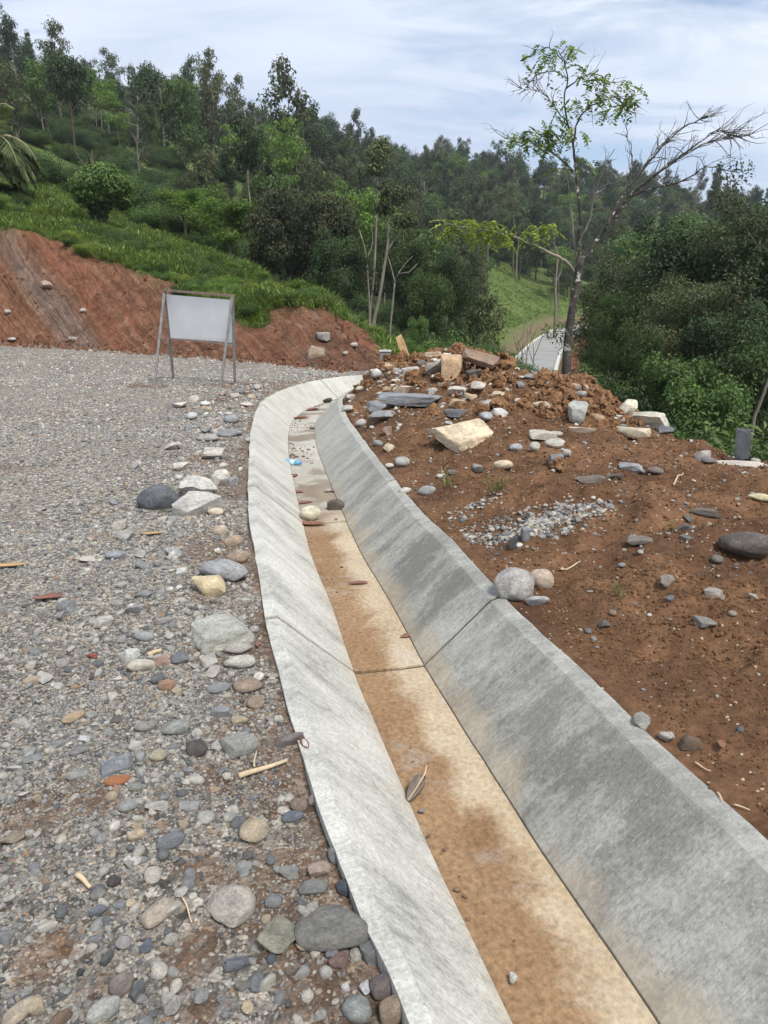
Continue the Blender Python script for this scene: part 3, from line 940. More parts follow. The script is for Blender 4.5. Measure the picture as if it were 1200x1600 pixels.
def build_drain():
    root = empty('drain_channel', (DRAIN[60, 0], DRAIN[60, 1], -0.45))
    tag(root, 'open concrete roadside drain with sloping walls and silted floor curving ahead', 'drain')
    inv = Matrix.Translation(-Vector(root.location))
    mw, mwl, mf = concrete_mat('drain_wall_shaded_concrete', tone=.80, pale=.03), concrete_mat('drain_wall_pale_concrete', pale=0.115), concrete_mat('drain_floor_concrete', True)  # right wall's lower tone is shade painted in: it faces away from the sun
    mj = simple_mat('joint_filler', lin((58, 54, 50)), .95, .3, 20)
    joints_y = [-1.9, 0.85, 3.5, 6.15, 8.75, 11.2, 13.0, 14.5]
    js = [float(np.interp(yy, DRAIN[:, 1], DS)) for yy in joints_y]
    js += [js[-1] + 1.6, js[-1] + 3.2, js[-1] + 5.5]

    def dens(pr):
        out = []
        for a, c in zip(pr[:-1], pr[1:]):
            k = max(1, int(math.hypot(c[0] - a[0], c[1] - a[1]) / 0.045))
            for i in range(k):
                out.append((a[0] + (c[0] - a[0]) * i / k, a[1] + (c[1] - a[1]) * i / k))
        out.append(pr[-1])
        return np.array(out)

    left = dens([(-.663, -.42), (-.663, -.008), (-.60, 0), (-.190, -.345), (-.190, -.47)])
    right = dens([(.190, -.47), (.190, -.345), (.545, -.012), (.604, .006), (.618, .006), (.618, -.42)])
    floor = dens([(-.186, -.47), (-.186, -.353), (0, -.358), (.186, -.353), (.186, -.47)])
    for k in range(len(js) - 1):
        s0, s1 = js[k] + .009, js[k + 1] - .009
        dzj = (0.004, -0.006, 0.0, 0.005, -0.004, 0.003, 0, 0.004, -.004, 0, 0)[k % 11]
        ns = max(2, int((s1 - s0) / 0.06))
        sv_ = np.linspace(s0, s1, ns)
        cx, cy = np.interp(sv_, DS, DRAIN[:, 0]), np.interp(sv_, DS, DRAIN[:, 1])
        nx, ny = np.interp(sv_, DS, DN[:, 0]), np.interp(sv_, DS, DN[:, 1])
        cz = np.interp(sv_, DS, DZ) + dzj
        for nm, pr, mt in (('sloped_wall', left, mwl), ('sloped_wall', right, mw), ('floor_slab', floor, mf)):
            m_ = len(pr)
            U = np.broadcast_to(pr[None, :, 0], (ns, m_)).copy()
            Z = np.broadcast_to(pr[None, :, 1], (ns, m_)).copy()
            SS = np.broadcast_to(sv_[:, None], (ns, m_))
            if mt is mwl:
                U = -.19 + (U + .19) * ((left_off(sv_)[:, None] - .19) / .468)
            top = sstep(-.10, -.0, Z)
            U = U + top * 0.005 * fbm(SS / .35, 0, 0, 91, 3) * np.sign(U)
            Z = Z + top * 0.004 * fbm(SS / .22, U * 9, 0, 93, 3) + 0.0035 * fbm(SS / .25, U * 5, 0, 95, 3)
            if nm == 'sloped_wall' and mt is mwl:      # crumbled outer arris
                Z = Z - 0.02 * (U < -.63) * np.maximum(0, fbm(SS / .12, 2, 0, 97, 3))
            X = cx[:, None] + nx[:, None] * U - root.location.x
            Y = cy[:, None] + ny[:, None] * U - root.location.y
            V = np.stack([X, Y, Z + cz[:, None] - root.location.z], -1).reshape(-1, 3)
            i, j = np.meshgrid(np.arange(ns - 1), np.arange(m_ - 1), indexing='ij')
            q = np.stack([i * m_ + j, (i + 1) * m_ + j, (i + 1) * m_ + j + 1, i * m_ + j + 1], -1).reshape(-1, 4)
            q = q[:, ::-1]
            me = mesh_np(nm, V, q, True)
            # end caps so that the joint reads as two separate slabs
            bm = bmesh.new(); bm.from_mesh(me); bm.verts.ensure_lookup_table()
            try:
                bm.faces.new([bm.verts[t] for t in range(m_)])
                bm.faces.new([bm.verts[(ns - 1) * m_ + t] for t in range(m_)][::-1])
            except Exception:
                pass
            bm.to_mesh(me); bm.free()
            Uw = U - np.sign(pr[0, 0]) * 0.19 if nm == 'sloped_wall' else U
            fattr(me, 'su', np.stack([SS, Uw, np.zeros_like(U)], -1).reshape(-1, 3), 'FLOAT_VECTOR')
            me.set_sharp_from_angle(angle=R_(13))
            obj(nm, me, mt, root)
        # dark filler in the joint
        for pr in (left, right, floor):
            sj = js[k + 1]
            jx, jy = np.interp(sj, DS, DRAIN[:, 0]), np.interp(sj, DS, DRAIN[:, 1])
            tx, ty, nx_, ny_ = [float(np.interp(sj, DS, a_)) for a_ in (DT[:, 0], DT[:, 1], DN[:, 0], DN[:, 1])]
            Uj = pr[:, 0].copy(); Zj = pr[:, 1] - .012 + float(np.interp(sj, DS, DZ))
            if pr is left: Uj = -.19 + (Uj + .19) * ((float(left_off(sj)) - .19) / .468)
            cen_ = Uj.mean(); Uj = cen_ + (Uj - cen_) * .985
            rows = []
            for sg in (-.0085, .0085):
                rows.append(np.stack([jx + nx_ * Uj + tx * sg - root.location.x, jy + ny_ * Uj + ty * sg - root.location.y, Zj - root.location.z], 1))
            mm = len(pr)
            jj = np.arange(mm - 1)
            mb = MB(); mb.add(np.vstack(rows), np.stack([jj, jj + 1, mm + jj + 1, mm + jj], 1))
            mb.build('joint_filler', mj, root)
    return root


drain = build_drain()

# ------------------------------------------------------------------ stones
def ico(sub):
    bm = bmesh.new()
    bmesh.ops.create_icosphere(bm, subdivisions=sub, radius=1.0)
    V = np.array([v.co[:] for v in bm.verts]); Fc = np.array([[v.index for v in f.verts] for f in bm.faces])
    bm.free()
    return V, Fc


ICO = {k: ico(k) for k in (1, 2, 3, 4)}


def rock_mesh(name, seed, kind='round', sub=3):
    V, Fc = ICO[sub]
    V = V.copy()
    rg = np.random.default_rng(seed)
    o = rg.uniform(0, 50, 3)
    if kind == 'clod':
        V *= (1 + .55 * fbm(V[:, 0] * 1.7 + o[0], V[:, 1] * 1.7 + o[1], V[:, 2] * 1.7 + o[2], seed, 4, .6))[:, None]
    elif kind == 'round':
        V *= (1 + 0.22 * vnoise(V[:, 0] * .9 + o[0], V[:, 1] * .9 + o[1], V[:, 2] * .9 + o[2], seed) +
              0.07 * vnoise(V[:, 0] * 2.3 + o[0], V[:, 1] * 2.3 + o[1], V[:, 2] * 2.3, seed + 5))[:, None]
        for _ in range(3):
            n_ = rg.normal(size=3); n_ /= np.linalg.norm(n_)
            d = rg.uniform(.72, .9)
            pr = V @ n_
            V -= np.where(pr > d, (pr - d) * .75, 0)[:, None] * n_
    else:
        k = 16 if kind == 'angular' else 11
        for i in range(k):
            n_ = rg.normal(size=3); n_ /= np.linalg.norm(n_)
            if i == 0: n_ = np.array([rg.uniform(-.2, .2), rg.uniform(-.2, .2), 1.0]); n_ /= np.linalg.norm(n_)
            d = rg.uniform(.40, .70) if kind == 'angular' else rg.uniform(.5, .68)
            if kind == 'blocky' and i < 6:
                n_ = np.eye(3)[i % 3] * (1 if i < 3 else -1) + rg.normal(0, .17, 3); n_ /= np.linalg.norm(n_)
                d = rg.uniform(.42, .56)
            pr = V @ n_
            V -= np.where(pr > d, (pr - d) * .97, 0)[:, None] * n_
        V *= (1 + 0.05 * vnoise(V[:, 0] * 3 + o[0], V[:, 1] * 3 + o[1], V[:, 2] * 3 + o[2], seed))[:, None]
    if sub >= 3:
        f = 0.035 if kind != 'round' else 0.012
        V *= (1 + f * fbm(V[:, 0] * 5 + o[0], V[:, 1] * 5 + o[1], V[:, 2] * 5 + o[2], seed, 3))[:, None]
    lo, hi = V.min(0), V.max(0)
    V = (V - (lo + hi) / 2) / ((hi - lo) / 2)
    me = mesh_np(name, V, Fc, True)
    if kind != 'round':
        me.set_sharp_from_angle(angle=R_(32))
    return me


_seed = [100]


def stone(px, py, w, h, col, label, kind='round', rz=0.0, name=None, T=None, tilt=(0, 0), sink=0.2, base=None, zoff=0.0, group=None, low=None):
    """a single stone seen at picture position (px,py), w x h pixels"""
    _seed[0] += 1
    sd_ = _seed[0]
    p = hit(px, low or py + h * .22) if base is None else np.array(base, float)
    d = ray(px, py)
    dep = project(p)[2][0]
    W = w / F_PX * dep
    Hh = h / F_PX * dep
    e = math.atan2(CAM_Z - p[2], math.hypot(p[0], p[1]))
    th = T / F_PX * dep if T else min(0.66 * W, 0.9 * Hh)
    D = (Hh - th * (1 - sink) * math.cos(e)) / max(.12, math.sin(e))
    D = float(np.clip(D, .55 * W, 1.35 * W))
    big = max(w, h)
    nm = name or ('boulder' if W > .30 else 'stone' if W > .07 else 'pebble')
    me = rock_mesh(nm, sd_, kind, 4 if big > 60 else 3 if big > 20 else 2)
    o = obj(nm, me, M['rock'])
    o.scale = (W / 2, D / 2, th / 2)
    o.rotation_euler = (R_(tilt[0]), R_(tilt[1]), R_(rz) - math.atan2(p[0], p[1]))
    o.location = (p[0], p[1], p[2] + th * (.5 - sink) + zoff)
    c = lin(col)
    c = np.minimum((c.mean() + (c - c.mean()) * (.42 if col[2] > col[0] else .8)) * 1.02, .6)
    o.color = (*c, 1)
    tag(o, label, 'rock' if kind != 'round' else 'stone', group)
    return o


ROAD = [
 (249, 783, 66, 46, (92, 98, 106), 'dark blue-grey boulder next to two pale rocks on the gravel edge', 'round', 5, dict(T=44)),
 (304, 760, 62, 42, (192, 187, 177), 'pale angular block behind the dark blue-grey boulder', 'angular', 20, dict(T=34)),
 (306, 793, 60, 44, (178, 174, 163), 'cream grey wedge stone leaning against the dark blue-grey boulder', 'blocky', -35, dict(T=34)),
 (346, 743, 27, 19, (208, 200, 180), 'round cream stone just above the pale angular block', 'round', 0, {}),
 (334, 711, 40, 22, (182, 177, 167), 'flat pale rock above the round cream stone on the road edge', 'angular', 10, {}),
 (283, 731, 25, 18, (202, 196, 181), 'small pale pointed stone above the pale angular block', 'angular', 0, {}),
 (362, 656, 25, 16, (138, 141, 143), 'grey oval stone beside the bend of the drain', 'round', 10, {}),
 (325, 686, 36, 15, (153, 151, 145), 'flat grey stone halfway between sign and dark boulder', 'round', 0, {}),
 (358, 678, 42, 15, (132, 134, 137), 'long grey stone below the oval stone near the drain bend', 'round', 0, {}),
 (281, 634, 25, 11, (188, 183, 173), 'pale flat stone in front of the sign legs', 'angular', 0, {}),
 (300, 651, 18, 14, (172, 174, 177), 'light grey stone a little below the sign', 'round', 0, {}),
 (321, 632, 17, 9, (208, 203, 193), 'whitish flat pebble in front of the sign', 'round', 0, {}),
 (386, 634, 22, 9, (190, 182, 172), 'pale flat stone beside the drain where it starts to bend', 'angular', 0, {}),
 (392, 688, 18, 10, (176, 174, 168), 'light pebble pressed against the drain rim at the bend', 'round', 0, {}),
 (374, 612, 20, 10, (120, 118, 116), 'dark grey stone at the foot of the rear sign leg', 'angular', 0, {}),
 (344, 831, 28, 20, (186, 167, 142), 'tan stone below the cream grey wedge stone', 'round', 0, {}),
 (337, 801, 25, 15, (202, 188, 164), 'small sandy stone at the tip of the wedge stone', 'round', 0, {}),
 (366, 848, 32, 20, (172, 148, 122), 'flat brown stone lying above the brown round cobble', 'round', 20, {}),
 (372, 870, 36, 32, (166, 142, 120), 'round brown cobble touching the long grey boulder', 'round', 0, {}),
 (351, 893, 84, 46, (152, 152, 152), 'long smooth grey boulder lying slantwise near the drain', 'round', -48, dict(T=34)),
 (329, 919, 50, 40, (206, 186, 142), 'yellowish angular rock in front of the long grey boulder', 'angular', 15, dict(T=30)),
 (340, 983, 92, 66, (172, 172, 158), 'broad pale flat-topped rock on the road beside the drain', 'blocky', 20, dict(T=30)),
 (372, 1014, 43, 20, (168, 163, 153), 'pale oblong cobble just below the broad pale rock', 'round', -8, {}),
 (375, 1039, 50, 25, (183, 180, 168), 'whitish brick-shaped cobble below the pale oblong one', 'round', -5, {}),
 (386, 1072, 36, 44, (157, 137, 117), 'brown egg-shaped cobble close to the drain rim', 'round', 70, {}),
 (400, 1101, 29, 28, (162, 142, 120), 'smaller brown cobble below the egg-shaped one', 'round', 30, {}),
 (387, 997, 20, 18, (142, 140, 137), 'small grey pebble at the right corner of the broad pale rock', 'round', 0, {}),
 (397, 983, 16, 14, (168, 163, 153), 'small light pebble between broad pale rock and drain rim', 'round', 0, {}),
 (342, 1076, 37, 20, (142, 147, 147), 'flat grey cobble left of the egg-shaped brown one', 'round', 0, {}),
 (221, 1042, 43, 20, (198, 190, 168), 'cream lens-shaped stone on the open gravel', 'round', -10, {}),
 (254, 1034, 28, 20, (168, 138, 121), 'pinkish stone right of the cream lens-shaped stone', 'angular', 0, {}),
 (282, 1031, 28, 24, (112, 120, 127), 'slate blue stone right of the pinkish stone', 'angular', 0, {}),
 (257, 972, 31, 15, (158, 153, 148), 'light grey oval stone left of the broad pale rock', 'round', 0, {}),
 (227, 997, 31, 20, (152, 160, 162), 'bluish grey stone above the cream lens-shaped stone', 'round', -20, {}),
 (262, 1077, 28, 20, (172, 132, 102), 'rusty orange cobble below the pinkish stone', 'round', 0, {}),
 (247, 1066, 22, 18, (107, 110, 114), 'dark grey pebble left of the rusty orange cobble', 'round', 0, {}),
 (344, 1117, 32, 18, (142, 144, 147), 'grey triangular stone below the flat grey cobble', 'blocky', 0, {}),
 (375, 1130, 28, 16, (187, 167, 137), 'sandy stone above the two-tone grey cobble', 'round', 0, {}),
 (375, 1170, 50, 44, (148, 148, 141), 'large two-tone grey cobble above the dry stick', 'blocky', 25, dict(T=28)),
 (307, 1173, 34, 36, (88, 82, 78), 'dark brown almost black cobble on the gravel', 'round', 60, {}),
 (276, 1143, 44, 28, (147, 150, 144), 'grey rounded cobble above the dark brown cobble', 'round', 10, {}),
 (227, 1138, 34, 18, (152, 150, 142), 'flat greyish stone left of the grey rounded cobble', 'round', 0, {}),
 (212, 1168, 24, 18, (188, 184, 172), 'pale round pebble above the slate slab', 'round', 0, {}),
 (248, 1180, 26, 26, (172, 162, 137), 'yellowish curved stone between slate slab and dark cobble', 'round', -40, {}),
 (452, 1155, 46, 30, (122, 114, 110), 'lumpy dark grey rock leaning on the drain rim', 'angular', 25, dict(T=24)),
 (397, 1302, 48, 44, (177, 160, 132), 'tan rounded cobble right of the blue-grey slab', 'round', 20, dict(T=26)),
 (323, 1284, 28, 28, (178, 174, 164), 'pale squarish cobble left of the tan rounded cobble', 'round', 45, {}),
 (268, 1317, 46, 28, (122, 128, 132), 'smooth blue-grey oblong cobble on brown earth', 'round', 18, {}),
 (467, 1258, 28, 30, (142, 122, 107), 'reddish brown cobble in a pair by the drain', 'round', 40, {}),
 (496, 1254, 32, 28, (162, 152, 140), 'light taupe cobble in a pair by the drain', 'round', 30, {}),
 (444, 1270, 18, 22, (203, 193, 178), 'small white egg-shaped pebble left of the reddish brown cobble', 'round', 60, {}),
 (458, 1286, 36, 18, (102, 117, 132), 'flat blue stone under the cobble pair by the drain', 'round', 0, {}),
 (526, 1334, 30, 36, (127, 132, 130), 'smooth grey-green egg cobble touching the drain rim', 'round', 55, {}),
 (214, 1315, 28, 20, (198, 178, 148), 'sandy stone left of the smooth blue-grey oblong cobble', 'round', 0, {}),
 (297, 1266, 34, 14, (158, 153, 153), 'thin grey sliver stone above the pale squarish cobble', 'blocky', -10, {}),
 (184, 1197, 64, 28, (127, 134, 140), 'flat slate slab above the orange stone', 'blocky', 15, dict(T=10)),
 (184, 1219, 42, 16, (178, 112, 62), 'bright orange flat stone on the gravel', 'round', 0, dict(T=14)),
 (122, 1211, 37, 14, (152, 150, 144), 'grey flat stone left of the bright orange stone', 'round', 0, {}),
 (115, 1121, 38, 16, (183, 158, 123), 'ochre oblong stone on the open gravel at left', 'round', 18, {}),
 (132, 1158, 20, 18, (207, 207, 202), 'white angular chip below the ochre oblong stone', 'angular', 0, {}),
 (145, 1030, 16, 11, (168, 82, 62), 'small brick red chip in the gravel', 'angular', 0, {}),
 (124, 1180, 31, 14, (132, 130, 127), 'low grey stone between white chip and grey flat stone', 'round', 0, {}),
 (52, 1189, 31, 13, (142, 150, 150), 'flat bluish stone near the left edge', 'round', 0, {}),
 (202, 1265, 30, 24, (162, 162, 157), 'grey cobble below the bright orange stone', 'round', 0, {}),
 (246, 1270, 36, 20, (178, 174, 164), 'pale stone with lighter top right of the grey cobble', 'angular', 0, {}),
 (214, 1234, 22, 18, (147, 150, 140), 'greenish grey pebble just below the orange stone', 'round', 0, {}),
 (181, 869, 32, 17, (142, 154, 167), 'sky blue flat stone on the far gravel', 'round', 0, {}),
 (48, 1042, 16, 14, (192, 182, 162), 'small cream pebble near the left edge of the road', 'round', 0, {}),
 (20, 1315, 38, 22, (158, 143, 123), 'brown angular stone cut by the left edge', 'angular', 0, {}),
 (249, 1430, 60, 40, (182, 167, 147), 'speckled tan-and-white cobble in brown earth', 'round', 38, dict(T=26)),
 (191, 1536, 42, 40, (142, 130, 122), 'taupe heart-shaped cobble near the bottom left', 'round', 20, {}),
 (33, 1588, 54, 26, (183, 168, 143), 'cream elongated stone at the bottom left corner', 'round', 18, {}),
 (163, 1586, 56, 38, (168, 168, 161), 'large pale stone cut by the bottom edge', 'round', 20, {}),
 (95, 1594, 36, 22, (132, 107, 87), 'brown stone cut by the bottom edge', 'round', 25, {}),
 (217, 1552, 34, 22, (102, 106, 108), 'dark slaty stone right of the taupe cobble', 'blocky', 40, {}),
 (179, 1382, 22, 24, (85, 78, 75), 'blackish pebble above the blue patchy stones', 'round', 0, {}),
 (155, 1407, 25, 22, (142, 142, 134), 'grey-green pebble below the blackish pebble', 'round', 0, {}),
 (155, 1437, 29, 22, (117, 127, 140), 'blue stone below the grey-green pebble', 'angular', 0, {}),
 (195, 1485, 25, 24, (173, 165, 161), 'round whitish granite pebble above the taupe cobble', 'round', 0, {}),
 (269, 1477, 26, 22, (168, 163, 148), 'pale heart-shaped pebble below the speckled cobble', 'round', 0, {}),
 (230, 1490, 20, 26, (97, 112, 132), 'small blue angular stone right of the granite pebble', 'angular', 0, {}),
 (170, 1509, 26, 18, (102, 102, 102), 'dark thin stone left of the taupe cobble', 'blocky', 40, {}),
 (55, 1360, 18, 18, (142, 140, 147), 'lilac grey pebble near the left edge', 'round', 0, {}),
 (205, 1423, 18, 16, (203, 188, 153), 'small yellowish pebble left of the speckled cobble', 'round', 0, {}),
 (190, 1418, 20, 16, (137, 142, 144), 'small grey pebble left of the yellowish pebble', 'round', 0, {}),
 (364, 1415, 72, 70, (173, 165, 151), 'large round speckled beige boulder in brown earth', 'round', 30, dict(T=34)),
 (327, 1426, 18, 28, (172, 164, 147), 'small pale cobble against the round beige boulder', 'round', 0, {}),
 (520, 1446, 120, 82, (120, 118, 110), 'largest grey slab-like boulder beside the drain', 'round', -6, dict(T=40)),
 (436, 1470, 62, 58, (142, 140, 120), 'olive grey rock left of the largest grey boulder', 'blocky', 40, dict(T=26)),
 (546, 1387, 44, 34, (78, 88, 103), 'dark blue smooth cobble above the largest grey boulder', 'round', 0, dict(T=26)),
 (490, 1395, 48, 22, (132, 132, 127), 'flat oval grey cobble above the largest grey boulder', 'round', 5, {}),
 (500, 1361, 36, 30, (168, 147, 132), 'pinkish granite lump above the flat oval cobble', 'angular', 0, {}),
 (452, 1376, 30, 20, (152, 152, 147), 'light grey triangular stone left of the flat oval cobble', 'blocky', 0, {}),
 (424, 1349, 16, 30, (107, 122, 127), 'narrow upright teal grey stone', 'round', 0, {}),
 (585, 1502, 42, 40, (117, 122, 120), 'grey block right below the largest grey boulder', 'blocky', 20, {}),
 (597, 1538, 44, 44, (117, 107, 102), 'purplish brown cobble at the drain rim near the bottom', 'round', 40, {}),
 (615, 1579, 56, 50, (152, 132, 107), 'coarse tan granite cobble at the drain rim by the bottom edge', 'round', 40, {}),
 (560, 1575, 44, 50, (142, 147, 142), 'speckled grey cobble left of the tan granite one', 'round', 50, {}),
 (580, 1474, 24, 18, (152, 147, 127), 'small olive pebble at the right corner of the largest boulder', 'round', 15, {}),
 (556, 1502, 20, 32, (178, 170, 157), 'narrow whitish stone under the largest grey boulder', 'round', 0, {}),
 (530, 1518, 30, 26, (132, 107, 97), 'reddish banded stone under the largest grey boulder', 'angular', 40, {}),
 (400, 1534, 26, 34, (117, 124, 130), 'blue grey cobble below the olive grey rock', 'round', 0, {}),
 (370, 1513, 38, 22, (112, 114, 127), 'violet grey stone with pale veins below the beige boulder', 'blocky', 0, {}),
 (380, 1541, 26, 24, (132, 132, 122), 'grey angular stone under the violet grey one', 'angular', 0, {}),
 (387, 1577, 20, 24, (198, 178, 143), 'honey coloured pebble near the bottom edge', 'round', 0, {}),
 (493, 1500, 18, 18, (192, 182, 162), 'cream pebble under the middle of the largest boulder', 'round', 0, {}),
 (519, 1493, 22, 24, (122, 130, 137), 'bluish pebble tucked under the largest boulder', 'round', 0, {}),
 (570, 1547, 20, 28, (200, 200, 200), 'white angular chip by the speckled grey cobble', 'angular', 0, {}),
 (540, 1552, 14, 16, (203, 203, 200), 'tiny white chip left of the larger white chip', 'angular', 0, {}),
 (425, 1507, 16, 18, (82, 97, 112), 'dark blue pebble under the olive grey rock', 'round', 0, {}),
 (352, 1582, 14, 18, (142, 142, 144), 'small grey upright pebble near the bottom edge', 'round', 0, {}),
]
for e_ in ROAD:
    stone(*e_[:6], kind=e_[6], rz=e_[7], **e_[8])

